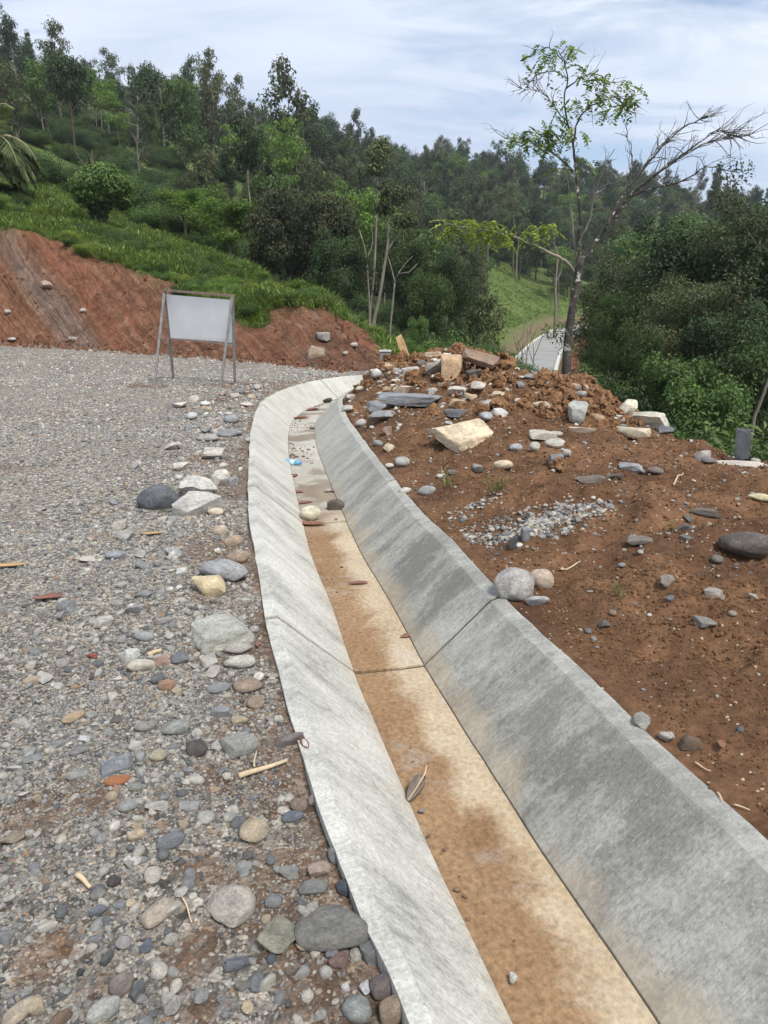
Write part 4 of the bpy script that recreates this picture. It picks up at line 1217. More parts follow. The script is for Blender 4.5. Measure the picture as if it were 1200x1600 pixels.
HEAP = [
 (720, 680, 84, 40, (204, 184, 148), 'big pale sandstone slab lying slantwise on the soil heap', 'blocky', 30, dict(T=30, tilt=(12, -8))),
 (640, 628, 104, 24, (130, 135, 144), 'long blue-grey slab half buried near the top of the heap', 'blocky', 6, dict(T=22)),
 (590, 637, 30, 18, (128, 132, 140), 'blue-grey block at the left end of the long slab', 'angular', 0, {}),
 (600, 652, 40, 16, (134, 136, 140), 'flat grey rock below the left end of the long slab', 'angular', 0, {}),
 (633, 613, 30, 19, (206, 182, 147), 'tan split rock above the long blue-grey slab', 'angular', 20, dict(T=18)),
 (759, 655, 21, 16, (168, 170, 170), 'smooth light grey cobble above the big sandstone slab', 'round', 0, {}),
 (780, 647, 28, 18, (192, 187, 180), 'pale fractured rock right of the light grey cobble', 'angular', 0, {}),
 (715, 611, 33, 13, (193, 183, 168), 'pale flat slab near the top of the heap', 'blocky', 0, {}),
 (747, 606, 25, 15, (188, 178, 163), 'whitish block right of the pale flat slab', 'angular', 0, {}),
 (766, 632, 25, 13, (180, 168, 150), 'sandy flat rock right below the whitish block', 'angular', 0, {}),
 (714, 647, 42, 13, (110, 115, 122), 'dark bluish flat rock above the big sandstone slab', 'blocky', 0, {}),
 (714, 633, 28, 17, (190, 162, 128), 'orange tan lump below the pale flat slab', 'angular', 0, {}),
 (815, 628, 23, 11, (192, 178, 156), 'flat pale stone on the upper right of the heap', 'blocky', 0, {}),
 (849, 636, 34, 13, (202, 182, 152), 'light tan slab left of the upright grey stone', 'blocky', -18, {}),
 (902, 651, 31, 30, (163, 164, 157), 'rounded grey stone standing upright on the heap', 'blocky', 0, dict(T=30)),
 (866, 695, 32, 17, (183, 178, 163), 'pale oval cobble left of the clods', 'round', 10, dict(T=17)),
 (835, 700, 18, 16, (186, 180, 166), 'pale round cobble left of the oval one', 'round', 20, dict(T=15)),
 (869, 680, 20, 10, (190, 182, 166), 'small whitish cobble above the pale oval cobble', 'round', 0, {}),
 (848, 683, 44, 14, (182, 174, 157), 'flat pale slab behind the pale oval cobble', 'blocky', 8, {}),
 (910, 673, 42, 11, (203, 183, 158), 'thin cream slab below the upright grey stone', 'blocky', 0, {}),
 (985, 678, 58, 20, (192, 177, 148), 'cream wedge slab on the right part of the heap', 'blocky', -15, dict(T=18)),
 (1008, 662, 70, 24, (188, 183, 163), 'long pale rock on the skyline of the heap', 'blocky', -14, dict(T=24)),
 (1040, 674, 26, 14, (104, 108, 116), 'dark blue end piece of the long pale rock', 'angular', 0, {}),
 (978, 641, 33, 28, (203, 193, 168), 'pale blocky rock above the long pale rock', 'angular', 0, dict(T=26)),
 (1096, 688, 25, 20, (168, 158, 153), 'pinkish grey rock on the far edge of the heap', 'angular', 0, dict(T=22, low=722)),
 (1106, 703, 22, 12, (122, 117, 114), 'dark grey stone below the pinkish grey rock', 'round', 0, dict(low=724)),
 (1156, 693, 23, 42, (88, 93, 103), 'dark slate shard standing upright at the heap edge', 'blocky', 0, dict(T=62, sink=.12, low=726)),
 (1180, 702, 15, 13, (172, 162, 152), 'small pale stone beside the slate shard', 'round', 0, dict(low=724)),
 (1160, 715, 84, 10, (192, 182, 167), 'low pale ledge stone below the slate shard', 'blocky', 0, dict(low=730)),
 (986, 732, 40, 23, (147, 150, 150), 'angular grey slate lying in the middle of the soil', 'angular', 10, dict(T=18)),
 (867, 724, 24, 26, (122, 127, 130), 'grey shard leaning in the clods', 'blocky', 20, dict(T=26)),
 (920, 751, 46, 14, (117, 107, 97), 'brown flat shard pointing down the slope', 'blocky', 12, {}),
 (959, 745, 26, 12, (97, 92, 87), 'dark stone left of the angular grey slate', 'angular', 0, {}),
 (1023, 738, 26, 12, (122, 110, 102), 'brown flat stone right of the angular grey slate', 'round', 0, {}),
 (885, 710, 14, 14, (187, 182, 177), 'white chip right of the grey shard', 'angular', 0, {}),
 (1186, 778, 34, 14, (216, 192, 148), 'buff stone at the right edge', 'round', 0, {}),
 (1166, 856, 84, 48, (102, 94, 86), 'large cracked brown-grey boulder at the right edge', 'round', 12, dict(T=40)),
 (1103, 803, 46, 13, (112, 102, 92), 'flat brown stone above the cracked boulder', 'blocky', 0, {}),
 (1075, 810, 16, 17, (110, 102, 94), 'small brown stone left of the flat one', 'angular', 0, {}),
 (1067, 829, 25, 13, (104, 100, 96), 'dark flat stone left of the cracked boulder', 'blocky', 10, {}),
 (1072, 843, 14, 20, (116, 108, 100), 'grey sliver below the dark flat stone', 'blocky', 60, {}),
 (999, 848, 42, 14, (122, 112, 102), 'half buried grey-brown stone in the middle of the soil', 'blocky', 12, {}),
 (802, 919, 62, 64, (168, 163, 158), 'large rounded grey boulder standing by the drain wall', 'round', 0, dict(T=58)),
 (845, 906, 44, 38, (192, 172, 147), 'tan cobble leaning on the large rounded grey boulder', 'round', -30, dict(T=34)),
 (839, 941, 38, 22, (178, 178, 175), 'lump of pale mortar under the tan cobble', 'angular', 0, {}),
 (802, 852, 13, 20, (84, 84, 84), 'thin dark shard standing near the grey gravel patch', 'blocky', 0, dict(T=20)),
 (820, 841, 15, 24, (134, 140, 146), 'bluish shard at the end of the gravel patch', 'blocky', 0, dict(T=24)),
 (1042, 909, 23, 28, (143, 131, 118), 'two-tone pale pointed stone on bare soil', 'angular', 0, {}),
 (1115, 930, 31, 17, (168, 158, 148), 'pinkish white wedge stone on bare soil', 'blocky', 0, {}),
 (1100, 970, 27, 34, (138, 133, 125), 'flat grey stone set in bare soil', 'blocky', 30, dict(T=8)),
 (1120, 873, 19, 18, (118, 113, 103), 'brown pebble at the foot of the cracked boulder', 'round', 0, {}),
 (1143, 971, 14, 11, (160, 146, 130), 'beige pebble right of the flat grey stone', 'round', 0, {}),
 (1048, 938, 17, 12, (120, 124, 126), 'grey pebble below the two-tone stone', 'round', 0, {}),
 (1000, 1130, 28, 34, (153, 151, 143), 'crumbly lump of grey mortar on the soil', 'angular', 0, {}),
 (1078, 1170, 38, 26, (123, 103, 83), 'flat brown block low on the soil slope', 'blocky', 0, {}),
 (1040, 1160, 25, 22, (183, 175, 163), 'white crumbled mortar piece left of the brown block', 'angular', 0, {}),
 (945, 980, 19, 16, (108, 106, 102), 'dark grey stone on the soil near the drain', 'angular', 0, {}),
 (919, 989, 12, 12, (112, 116, 118), 'dark round pebble left of the dark grey stone', 'round', 0, {}),
 (957, 958, 13, 15, (146, 124, 100), 'brownish upright pebble above the dark grey stone', 'round', 0, {}),
 (629, 725, 24, 17, (158, 158, 152), 'grey cobble on the soil beside the drain wall', 'round', 0, {}),
 (609, 730, 15, 10, (196, 190, 180), 'white pebble left of the grey cobble', 'round', 0, {}),
 (608, 700, 19, 15, (196, 180, 150), 'cream angular stone above the grey cobble', 'angular', 0, {}),
 (564, 662, 19, 14, (180, 176, 168), 'pale cobble on the soil close to the drain curve', 'round', 0, {}),
 (547, 639, 28, 13, (178, 172, 160), 'pale oblong cobble lying on the drain rim', 'round', 10, {}),
 (667, 768, 28, 18, (150, 150, 146), 'smooth grey cobble lower on the soil beside the drain', 'round', 5, {}),
 (633, 768, 19, 12, (206, 200, 188), 'white cobble against the drain rim', 'round', 15, {}),
 (687, 745, 11, 8, (214, 208, 196), 'small white pebble above the smooth grey cobble', 'round', 0, {}),
 (591, 693, 17, 16, (140, 140, 136), 'dull grey stone left of the cream angular stone', 'round', 0, {}),
 (605, 676, 14, 18, (142, 124, 108), 'brown upright stone above the dull grey one', 'blocky', 0, dict(T=16)),
 (806, 701, 21, 17, (158, 164, 168), 'blue-grey cobble right of the big sandstone slab', 'round', 0, {}),
 (786, 727, 31, 16, (202, 182, 150), 'tan oblong cobble below the blue-grey cobble', 'round', 12, {}),
 (747, 732, 19, 16, (138, 138, 134), 'grey angular stone left of the tan oblong cobble', 'angular', 0, {}),
 (706, 738, 14, 9, (150, 144, 134), 'thin grey flake below the big sandstone slab', 'blocky', 10, {}),
 (653, 552, 22, 16, (196, 160, 122), 'tan block beside the upright plank on the crest', 'angular', 0, dict(T=16)),
 (676, 556, 28, 9, (206, 182, 150), 'flat tan slab on the crest of the heap', 'blocky', 0, {}),
 (705, 577, 34, 36, (186, 152, 112), 'cracked tan block standing on the crest', 'blocky', 0, dict(T=38)),
 (748, 573, 62, 22, (140, 114, 90), 'dark tilted slab overhanging on the crest', 'blocky', -14, dict(T=16, tilt=(0, 16), zoff=.10)),
 (740, 590, 26, 20, (96, 90, 84), 'dark block propping the tilted slab', 'angular', 0, dict(T=20)),
 (677, 580, 26, 20, (158, 148, 138), 'grey rough block left of the cracked tan block', 'angular', 0, dict(T=20)),
 (642, 580, 30, 12, (176, 172, 166), 'pale grey slab under the upright plank', 'blocky', 0, {}),
 (701, 557, 18, 8, (212, 202, 188), 'white flake on the very top of the heap', 'blocky', 0, {}),
 (680, 590, 15, 10, (198, 190, 178), 'white pebble in front of the grey rough block', 'round', 0, {}),
 (588, 588, 16, 17, (190, 184, 174), 'pale round stone where the drain disappears behind the heap', 'round', 0, dict(T=16)),
 (562, 608, 13, 12, (196, 182, 160), 'small cream stone on the heap by the drain bend', 'round', 0, {}),
 (548, 622, 16, 13, (188, 178, 164), 'pale stone on the heap edge at the drain bend', 'angular', 0, {}),
 (625, 605, 14, 12, (178, 172, 164), 'grey-white stone left of the tan split rock', 'round', 0, {}),
]
for e_ in HEAP:
    stone(*e_[:6], kind=e_[6], rz=e_[7], **e_[8])

BANKR = [
 (73, 449, 20, 15, (192, 168, 138), 'cream boulder stuck in the left cut bank', 'angular'),
 (13, 489, 11, 14, (196, 186, 172), 'pale egg-shaped stone in the bank near the left edge', 'round'),
 (130, 484, 10, 10, (204, 196, 182), 'small white stone in the middle of the cut bank', 'round'),
 (21, 536, 15, 6, (190, 186, 178), 'pale stone at the bank foot near the left edge', 'round'),
 (114, 529, 14, 9, (180, 170, 158), 'grey stone slab at the bank foot', 'blocky'),
 (495, 549, 34, 26, (176, 154, 122), 'large tan boulder at the foot of the right cut bank', 'blocky'),
 (505, 524, 22, 17, (208, 204, 196), 'white rock patch in the right cut bank', 'blocky'),
 (553, 537, 13, 17, (202, 190, 172), 'pale boulder high on the right cut bank', 'round'),
 (540, 551, 10, 12, (190, 178, 160), 'pale stone below the boulder on the right cut bank', 'round'),
]
for e_ in BANKR:
    stone(e_[0], e_[1], e_[2], e_[3], tuple(np.array(e_[4]) * .85), e_[5], kind=e_[6], sink=.4)

# stones lying on the drain floor
def drain_pt(px, py, z=-.352):
    x, y = flat(px, py, z)
    return (x, y, z)


for e_ in [(485, 806, 34, 24, (216, 197, 167), 'pale round cobble lying on the drain floor', 'round', dict(T=26, sink=.08)),
           (525, 790, 28, 20, (98, 88, 78), 'dark square stone on the drain floor beside the pale cobble', 'blocky', dict(T=18, sink=.1)),
           (512, 626, 15, 9, (78, 70, 62), 'dark lump on the drain floor at the far bend', 'angular', dict(sink=.1)),
           (513, 767, 12, 7, (170, 166, 158), 'small grey pebble behind the dark square stone', 'round', dict(sink=.1)),
           (488, 667, 9, 8, (150, 146, 138), 'small pebble in the middle of the far drain floor', 'round', dict(sink=.1)),
           (802, 1523, 13, 28, (214, 206, 190), 'small white flint on the silt near the bottom', 'angular', dict(sink=.1)),
           (659, 1266, 11, 10, (150, 144, 134), 'tiny pebble below the curled dead leaf', 'round', dict(sink=.1))]:
    stone(*e_[:6], kind=e_[6], base=drain_pt(e_[0], e_[1] + e_[3] * .3), **e_[7])


# loose medium pebbles nobody could tell apart one by one
def srgb_rand(cols, k):
    c = lin(np.array(cols[k % len(cols)]) + rng.uniform(-10, 10))
    return np.minimum(c.mean() + (c - c.mean()) * (.4 if c[2] > c[0] else .8), .6)


PEB = [rock_mesh('pebble', 900 + i, 'round' if i % 2 else 'angular', 2) for i in range(8)]
KINDS = [('grey', [(140, 141, 140), (126, 130, 134), (152, 150, 146)], 'rounded mid-grey pebble lying loose in the gravel'),
         ('pale', [(186, 181, 170), (200, 196, 188), (178, 172, 158)], 'pale whitish pebble lying loose in the gravel'),
         ('dark', [(92, 96, 102), (104, 108, 112), (86, 84, 82)], 'dark slate pebble lying loose in the gravel'),
         ('brown', [(166, 146, 120), (150, 128, 106), (178, 150, 120)], 'brownish pebble lying loose in the gravel')]
STONES_XY = [(o.location.x, o.location.y, max(o.scale.x, o.scale.y)) for o in bpy.data.objects if o.type == 'MESH' and o.get('category') in ('stone', 'rock')]
_sx = np.array(STONES_XY)


def free(x, y, rr):
    return (np.hypot(_sx[:, 0] - x, _sx[:, 1] - y) > _sx[:, 2] + rr).all()


def scatter_pebbles(n, xr, yr, test, kinds, group_suffix, smin, smax, label_of):
    c = 0
    tries = 0
    while c < n and tries < n * 40:
        tries += 1
        y = yr[0] + (yr[1] - yr[0]) * random.random() ** 1.5
        x = random.uniform(xr[0], xr[1])
        px, py, dep = [v[0] for v in project((x, y, 0))]
        if not (-60 < px < 1260 and py < 1640): continue
        if not test(x, y): continue
        w = smin * (smax / smin) ** (random.random() ** 1.8)
        w = max(w, 7.5 * dep / F_PX)
        if not free(x, y, w * .5): continue
        k = random.choices(range(len(kinds)), [4, 3, 1.6, 1.6][:len(kinds)])[0]
        nm, cols, _ = kinds[k]
        z = ground_at(x, y)
        o = obj('pebble', random.choice(PEB), M['rock'])
        o.scale = (w / 2, w / 2 * random.uniform(.6, .95), w / 2 * random.uniform(.38, .62))
        o.rotation_euler = (random.uniform(-.25, .25), random.uniform(-.25, .25), random.uniform(0, 6.28))
        o.location = (x, y, z + o.scale.z * .45)
        o.color = (*srgb_rand(cols, random.randrange(3)), 1)
        size = 'small' if w * F_PX / dep < 11 else 'larger'
        row = 'near bottom edge' if py > 1350 else 'in the near half' if py > 1050 else 'at mid-distance' if py > 820 else 'farther back'
        side = (' by the drain' if abs(lat_of(x, y)) < 1.35 else '') if group_suffix.endswith('road') else (' at right' if px > 960 else '')
        tag(o, 'x', 'pebble')
        pend(o, '%s %s %s%s' % (size, label_of(nm), row, side), px, nm + ' pebbles ' + group_suffix)
        c += 1


RUB = [rock_mesh('rubble_rock', 1300 + i, 'angular' if i % 2 else 'blocky', 2) for i in range(6)]


def lat_of(x, y):
    return dlat(np.array([[x, y]]))[0][0]


scatter_pebbles(190, (-4.5, .1), (1.3, 9.5), lambda x, y: lat_of(x, y) < -.74, KINDS, 'in the gravel road', .02, .05, lambda k: '%s pebble on the gravel road' % k)
scatter_pebbles(70, (-.3, 5.5), (1.8, 12.5), lambda x, y: lat_of(x, y) > .78, KINDS, 'on the soil heap', .02, .07, lambda k: '%s pebble on brown soil' % k)


# cobbles pushed into a loose strip between road and drain
for i_ in range(80):
    for _ in range(60):
        y = 2.2 + 11.5 * random.random() ** 1.25
        x = np.interp(y, DRAIN[:, 1], DRAIN[:, 0]) - random.uniform(.78, 1.75)
        la = -lat_of(x, y)
        if .76 < la < 1.75 and free(x, y, .05): break
    qx, qy, dep = [v[0] for v in project((x, y, 0))]
    w = random.uniform(.055, .10) if y < 4.5 else .07 * (.20 / .07) ** (random.random() ** 1.6)
    k = random.choices(range(3), [3, 3, 2])[0]
    nm, cols = (('grey', [(150, 150, 147), (134, 137, 138), (164, 162, 156)]), ('pale', [(190, 185, 174), (204, 198, 186), (178, 172, 160)]), ('brown', [(166, 146, 122), (150, 130, 110), (182, 162, 134)]))[k]
    o = obj('cobble', random.choice(PEB if random.random() < .6 else RUB), M['rock'])
    o.scale = (w / 2, w / 2 * random.uniform(.6, .9), w / 2 * random.uniform(.45, .7))
    o.rotation_euler = (random.uniform(-.3, .3), random.uniform(-.3, .3), random.uniform(0, 6.28))
    o.location = (x, y, ground_at(x, y) + o.scale.z * .5)
    o.color = (*srgb_rand(cols, random.randrange(3)), 1)
    tag(o, 'x', 'stone')
    pend(o, '%s cobble in the strip left of the drain, %s' % (nm, 'near' if qy > 1000 else 'midway' if qy > 780 else 'below the bend' if qy > 670 else 'at the bend'), qx, nm + ' cobbles along the drain')

# broken rock on the upper heap
for i_ in range(280):
    for _ in range(60):
        y = random.uniform(6.5, 13.2); x = random.uniform(-.2, 3.2)
        if random.random() < math.exp(-((y - 12.0) / 2.3) ** 2) and lat_of(x, y) > .8 and free(x, y, .05) and ground_at(x, y) > -.15: break
    w = .07 * (.24 / .07) ** (random.random() ** 1.7)
    k = random.choices(range(3), [4, 3, 3])[0]
    nm, cols = (('tan', [(192, 166, 130), (178, 148, 112), (206, 184, 150)]), ('pale', [(200, 192, 178), (186, 180, 168), (210, 202, 188)]), ('grey', [(150, 148, 142), (128, 128, 126), (166, 164, 158)]))[k]
    o = obj('rubble_rock', random.choice(RUB), M['rock'])
    o.scale = (w / 2, w / 2 * random.uniform(.55, .9), w / 2 * random.uniform(.3, .6))
    o.rotation_euler = (random.uniform(-.4, .4), random.uniform(-.4, .4), random.uniform(0, 6.28))
    o.location = (x, y, ground_at(x, y) + o.scale.z * .4)
    o.color = (*srgb_rand(cols, random.randrange(3)), 1)
    tag(o, 'x', 'rock')
    qx = project(o.location)[0][0]
    part = 'by the drain bend' if qx < 620 else 'on the left crest' if qx < 720 else 'on the middle crest' if qx < 820 else 'on the right crest'
    if y < 10.5: part = part.replace('crest', 'flank')
    pend(o, '%s broken %s rock in the heap rubble %s' % ('small' if w < .11 else 'chunky', nm, part), qx, nm + ' rubble rocks on the heap')


# ------------------------------------------------------------------ countless small stones and crumbs (stuff)
def gn_scatter(name, pts, scl, rot, idx, protos, mat, extra=None):
    """one object: instances of the given shapes on its own vertices"""
    me = bpy.data.meshes.new(name)
    me.vertices.add(len(pts))
    me.vertices.foreach_set('co', np.asarray(pts, np.float32).ravel())
    fattr(me, 'scl', scl, 'FLOAT_VECTOR')
    fattr(me, 'rot', rot, 'FLOAT_VECTOR')
    a = me.attributes.new('idx', 'INT', 'POINT'); a.data.foreach_set('value', np.asarray(idx, np.int32))
    if mat is not None: me.materials.append(mat)
    o = obj(name, me)
    g = bpy.data.node_groups.new(name + '_nodes', 'GeometryNodeTree')
    g.interface.new_socket('Geometry', in_out='INPUT', socket_type='NodeSocketGeometry')
    g.interface.new_socket('Geometry', in_out='OUTPUT', socket_type='NodeSocketGeometry')
    nn, ll = g.nodes, g.links
    gi, go = nn.new('NodeGroupInput'), nn.new('NodeGroupOutput')
    ip = nn.new('GeometryNodeInstanceOnPoints')
    ip.inputs['Pick Instance'].default_value = True
    ll.new(gi.outputs[0], ip.inputs['Points'])
    jn = nn.new('GeometryNodeJoinGeometry')
    for pr in protos[::-1]:
        prs = pr if isinstance(pr, (list, tuple)) else [pr]
        sub = nn.new('GeometryNodeJoinGeometry') if len(prs) > 1 else None
        for q in prs:
            oi = nn.new('GeometryNodeObjectInfo')
            oi.transform_space = 'ORIGINAL'
            oi.inputs['Object'].default_value = q
            if sub is None: last = oi.outputs['Geometry']
            else: ll.new(oi.outputs['Geometry'], sub.inputs[0])
        if sub is not None: last = sub.outputs[0]
        gt = nn.new('GeometryNodeGeometryToInstance')
        ll.new(last, gt.inputs[0])
        ll.new(gt.outputs[0], jn.inputs[0])
    if mat is not None:
        sm = nn.new('GeometryNodeSetMaterial')
        sm.inputs['Material'].default_value = mat
        ll.new(jn.outputs[0], sm.inputs[0])
        ll.new(sm.outputs[0], ip.inputs['Instance'])
    else:
        ll.new(jn.outputs[0], ip.inputs['Instance'])

    def named(nm, t):
        q = nn.new('GeometryNodeInputNamedAttribute'); q.data_type = t
        q.inputs['Name'].default_value = nm
        return q.outputs[0]
    er = nn.new('FunctionNodeEulerToRotation')
    ll.new(named('rot', 'FLOAT_VECTOR'), er.inputs[0])
    ll.new(er.outputs[0], ip.inputs['Rotation'])
    ll.new(named('scl', 'FLOAT_VECTOR'), ip.inputs['Scale'])
    ll.new(named('idx', 'INT'), ip.inputs['Instance Index'])
    ll.new(ip.outputs[0], go.inputs[0])
    md = o.modifiers.new('scatter', 'NODES')
    md.node_group = g
    return o


def proto_objs(meshes):
    """the first real pebble that uses each shape"""
    out = []
    for m_ in meshes:
        out.append(next(o for o in bpy.data.objects if o.data is m_))
    return out


def cone_pts(n, r0, r1, azmax=38):
    r = np.sqrt(rng.uniform(r0 * r0, r1 * r1, n))
    a = np.radians(rng.uniform(-azmax, azmax, n))
    return np.stack([np.sin(a) * r, np.cos(a) * r], 1)


def pebbles_on(region, specs):
    P, Sz = [], []
    for n, r0, r1, a, b_ in specs:
        p = cone_pts(n, r0, r1)
        P.append(p)
        Sz.append(a * (b_ / a) ** (rng.uniform(0, 1, n) ** 2.2))
    P, Sz = np.concatenate(P), np.concatenate(Sz)
    z, mk = terrain(P, True)
    keep = region(P, mk)
    return P[keep], z[keep], Sz[keep], {k: v[keep] for k, v in mk.items()}


POB = proto_objs(PEB)


def build_gravel():
    def reg(P, mk):
        bare = fbm(P[:, 0] * .9, P[:, 1] * .9, 0, 201, 4)
        return (mk['gravel'] > .5) & (mk['lat'] < -.69) & (rng.uniform(0, 1, len(P)) > sstep(.25, .65, bare) * .8) & (rng.uniform(0, 1, len(P)) > np.clip(mk['soilmix'] - .35, 0, .8)) & ((mk['lat'] > -8) | (P[:, 1] > 0))
    P, z, s, mk = pebbles_on(reg, [(52000, 1.0, 3.0, .006, .018), (76000, 2.2, 5.5, .007, .026), (52000, 5, 10, .011, .038), (26000, 9, 17, .022, .06), (12000, 15, 27, .035, .08),
                                   (2600, 1.0, 6, .03, .05)])
    # more and bigger stones in the strip along the drain
    Q = cone_pts(60000, 1.2, 17)
    la, _, _ = dlat(Q)
    k = (la < -.70) & (la > -1.9) & (rng.uniform(0, 1, len(Q)) < np.exp(-((-la - 1.15) / .45) ** 2))
    Q = Q[k]
    zq, mq = terrain(Q, True)
    k = mq['gravel'] > .5
    Q, zq = Q[k], zq[k]
    sq = .012 * (.06 / .012) ** (rng.uniform(0, 1, len(Q)) ** 2.0)
    P = np.vstack([P, Q]); z = np.concatenate([z, zq]); s = np.concatenate([s, sq])
    n = len(P)
    scl = np.stack([s * rng.uniform(.8, 1.1, n), s * rng.uniform(.6, .9, n), s * rng.uniform(.38, .7, n)], 1) * .5
    rot = np.stack([rng.normal(0, .3, n), rng.normal(0, .3, n), rng.uniform(0, 6.28, n)], 1)
    o = gn_scatter('gravel', np.column_stack([P, z + scl[:, 2] * .35]), scl, rot, rng.integers(0, 8, n), POB, M['pebble'])
    tag(o, 'loose grey river gravel covering the unpaved road', 'gravel', kind='stuff')


def build_soil_bits():
    clod = simple_mat('soil_clod', lin((126, 96, 70)), 0.95, 0.45, 1.3, 0.02, spec=.1)

    def reg(P, mk):
        return (mk['gravel'] < .5) & (mk['lat'] > .70) & (mk['bank'] < .5) & (mk['grass'] < .4) & (P[:, 1] < 16)
    P, z, s, mk = pebbles_on(reg, [(34000, 1.2, 4.0, .005, .020), (40000, 3, 8, .008, .030), (22000, 7, 14, .014, .05)])
    # clod heaps near the crest
    for (cx, cy, sx, sy, n) in ((1.75, 12.3, .45, .45, 1300), (2.8, 10.4, .34, .6, 1300), (1.95, 8.2, .40, .40, 700), (.4, 12.6, .6, .4, 600), (1.15, 10.3, .8, .6, 500)):
        q = np.stack([rng.normal(cx, sx, n), rng.normal(cy, sy, n)], 1)
        q = q[dlat(q)[0] > .75]; n = len(q)
        zq = terrain(q)
        sq = .02 * (.24 / .02) ** (rng.uniform(0, 1, n) ** 2.4)
        dd = np.exp(-(((q[:, 0] - cx) / sx) ** 2 + ((q[:, 1] - cy) / sy) ** 2) * .6)
        P = np.vstack([P, q]); z = np.concatenate([z, zq + rng.uniform(-.03, .10, n) * dd]); s = np.concatenate([s, sq])
    n = len(P)
    scl = np.stack([s * rng.uniform(.8, 1.1, n), s * rng.uniform(.7, 1.0, n), s * rng.uniform(.5, .9, n)], 1) * .5
    rot = rng.uniform(0, 6.28, (n, 3))
    AN = [rock_mesh('clod', 1500 + i, 'clod', 3) for i in range(4)]
    pos = [hit(790, 572), hit(905, 607), hit(868, 735), hit(640, 592)]
    prot = []
    for i, me in enumerate(AN):
        o = obj('clod', me, clod)
        w = (.34, .32, .16, .22)[i]
        o.scale = (w / 2, w / 2 * .8, w / 2 * .75)
        o.location = pos[i] + np.array([0, 0, w * .2])
        o.rotation_euler = (.3 * i, .2, 1.1 * i)
        tag(o, ('big crumbly earth clod on the heap crest left of the far road', 'big crumbly earth clod on the heap crest below the slender tree',
                'earth clod beside the leaning grey shard', 'earth clod below the upright plank')[i], 'clod')
        prot.append(o)
    o = gn_scatter('soil_crumbs', np.column_stack([P, z + scl[:, 2] * .3]), scl, rot, rng.integers(0, 4, n), prot, clod)
    tag(o, 'crumbs and clods of brown earth scattered over the spoil heap', 'soil', kind='stuff')

    # small stones in the soil, and a spilled patch of grey gravel
    P, z, s, mk = pebbles_on(reg, [(1100, 1.5, 5, .008, .03), (3200, 4, 9, .012, .05), (5200, 8, 15, .02, .09)])
    a, c_ = hit(865, 815), hit(790, 832)
    for cen, n, sg in ((a, 1500, .20), (c_, 260, .16), (hit(720, 840), 200, .18), (hit(735, 795), 150, .12)):
        ang = rng.normal(0, 1, (n, 2)) @ np.array([[sg * 1.5, sg * .5], [0, sg * .7]]) * .62
        q = cen[:2] + ang
        q = q[dlat(q)[0] > .72]; n = len(q)
        P = np.vstack([P, q]); z = np.concatenate([z, terrain(q)]); s = np.concatenate([s, .012 * (.05 / .012) ** (rng.uniform(0, 1, n) ** 2)])
    n = len(P)
    scl = np.stack([s * rng.uniform(.8, 1.1, n), s * rng.uniform(.6, .9, n), s * rng.uniform(.4, .7, n)], 1) * .5
    rot = np.stack([rng.normal(0, .3, n), rng.normal(0, .3, n), rng.uniform(0, 6.28, n)], 1)
    o = gn_scatter('stone_chips', np.column_stack([P, z + scl[:, 2] * .4]), scl, rot, rng.integers(0, 8, n), POB, M['pebble'])
    tag(o, 'small stone chips and spilled grey gravel on the brown soil', 'gravel', kind='stuff')
    return o



def build_debris():
    """grit, chips and leaf scraps washed along the drain floor"""
    rg = np.random.default_rng(88)
    n = 900
    yy = np.concatenate([rg.uniform(1.2, 6, 100), 6 + 8 * rg.uniform(0, 1, n - 100) ** 1.1])
    sj = np.interp(yy, DRAIN[:, 1], DS)
    u = np.where(rg.uniform(0, 1, n) < .6, -.175 + np.abs(rg.normal(0, .05, n)), rg.uniform(-.17, .17, n))
    u = np.clip(u, -.175, .175)
    clus = vnoise(sj * 1.6, 3.3, 0, 5) + rg.normal(0, .35, n)
    k = (clus > -.05)
    sj, u = sj[k], u[k]
    n = len(sj)
    X = np.interp(sj, DS, DRAIN[:, 0]) + np.interp(sj, DS, DN[:, 0]) * u
    Y = np.interp(sj, DS, DRAIN[:, 1]) + np.interp(sj, DS, DN[:, 1]) * u
    s = .007 * (.045 / .007) ** (rg.uniform(0, 1, n) ** 2.2) * np.where(sj > np.interp(6, DRAIN[:, 1], DS), 1.25, .8)
    scl = np.stack([s, s * rg.uniform(.5, .9, n), s * rg.uniform(.3, .6, n)], 1) * .5
    rot = np.stack([rg.normal(0, .3, n), rg.normal(0, .3, n), rg.uniform(0, 6.28, n)], 1)
    o = gn_scatter('drain_grit', np.column_stack([X, Y, np.full(n, -.352)]), scl, rot, rg.integers(0, 8, n), POB, M['debris'])
    tag(o, 'washed-in grit and leaf scraps along the drain floor', 'grit', kind='stuff')


M['debris'] = simple_mat('washed_debris', lin((112, 92, 76)), .9, .5, 1.2, 0)
build_gravel()
build_soil_bits()
build_debris()


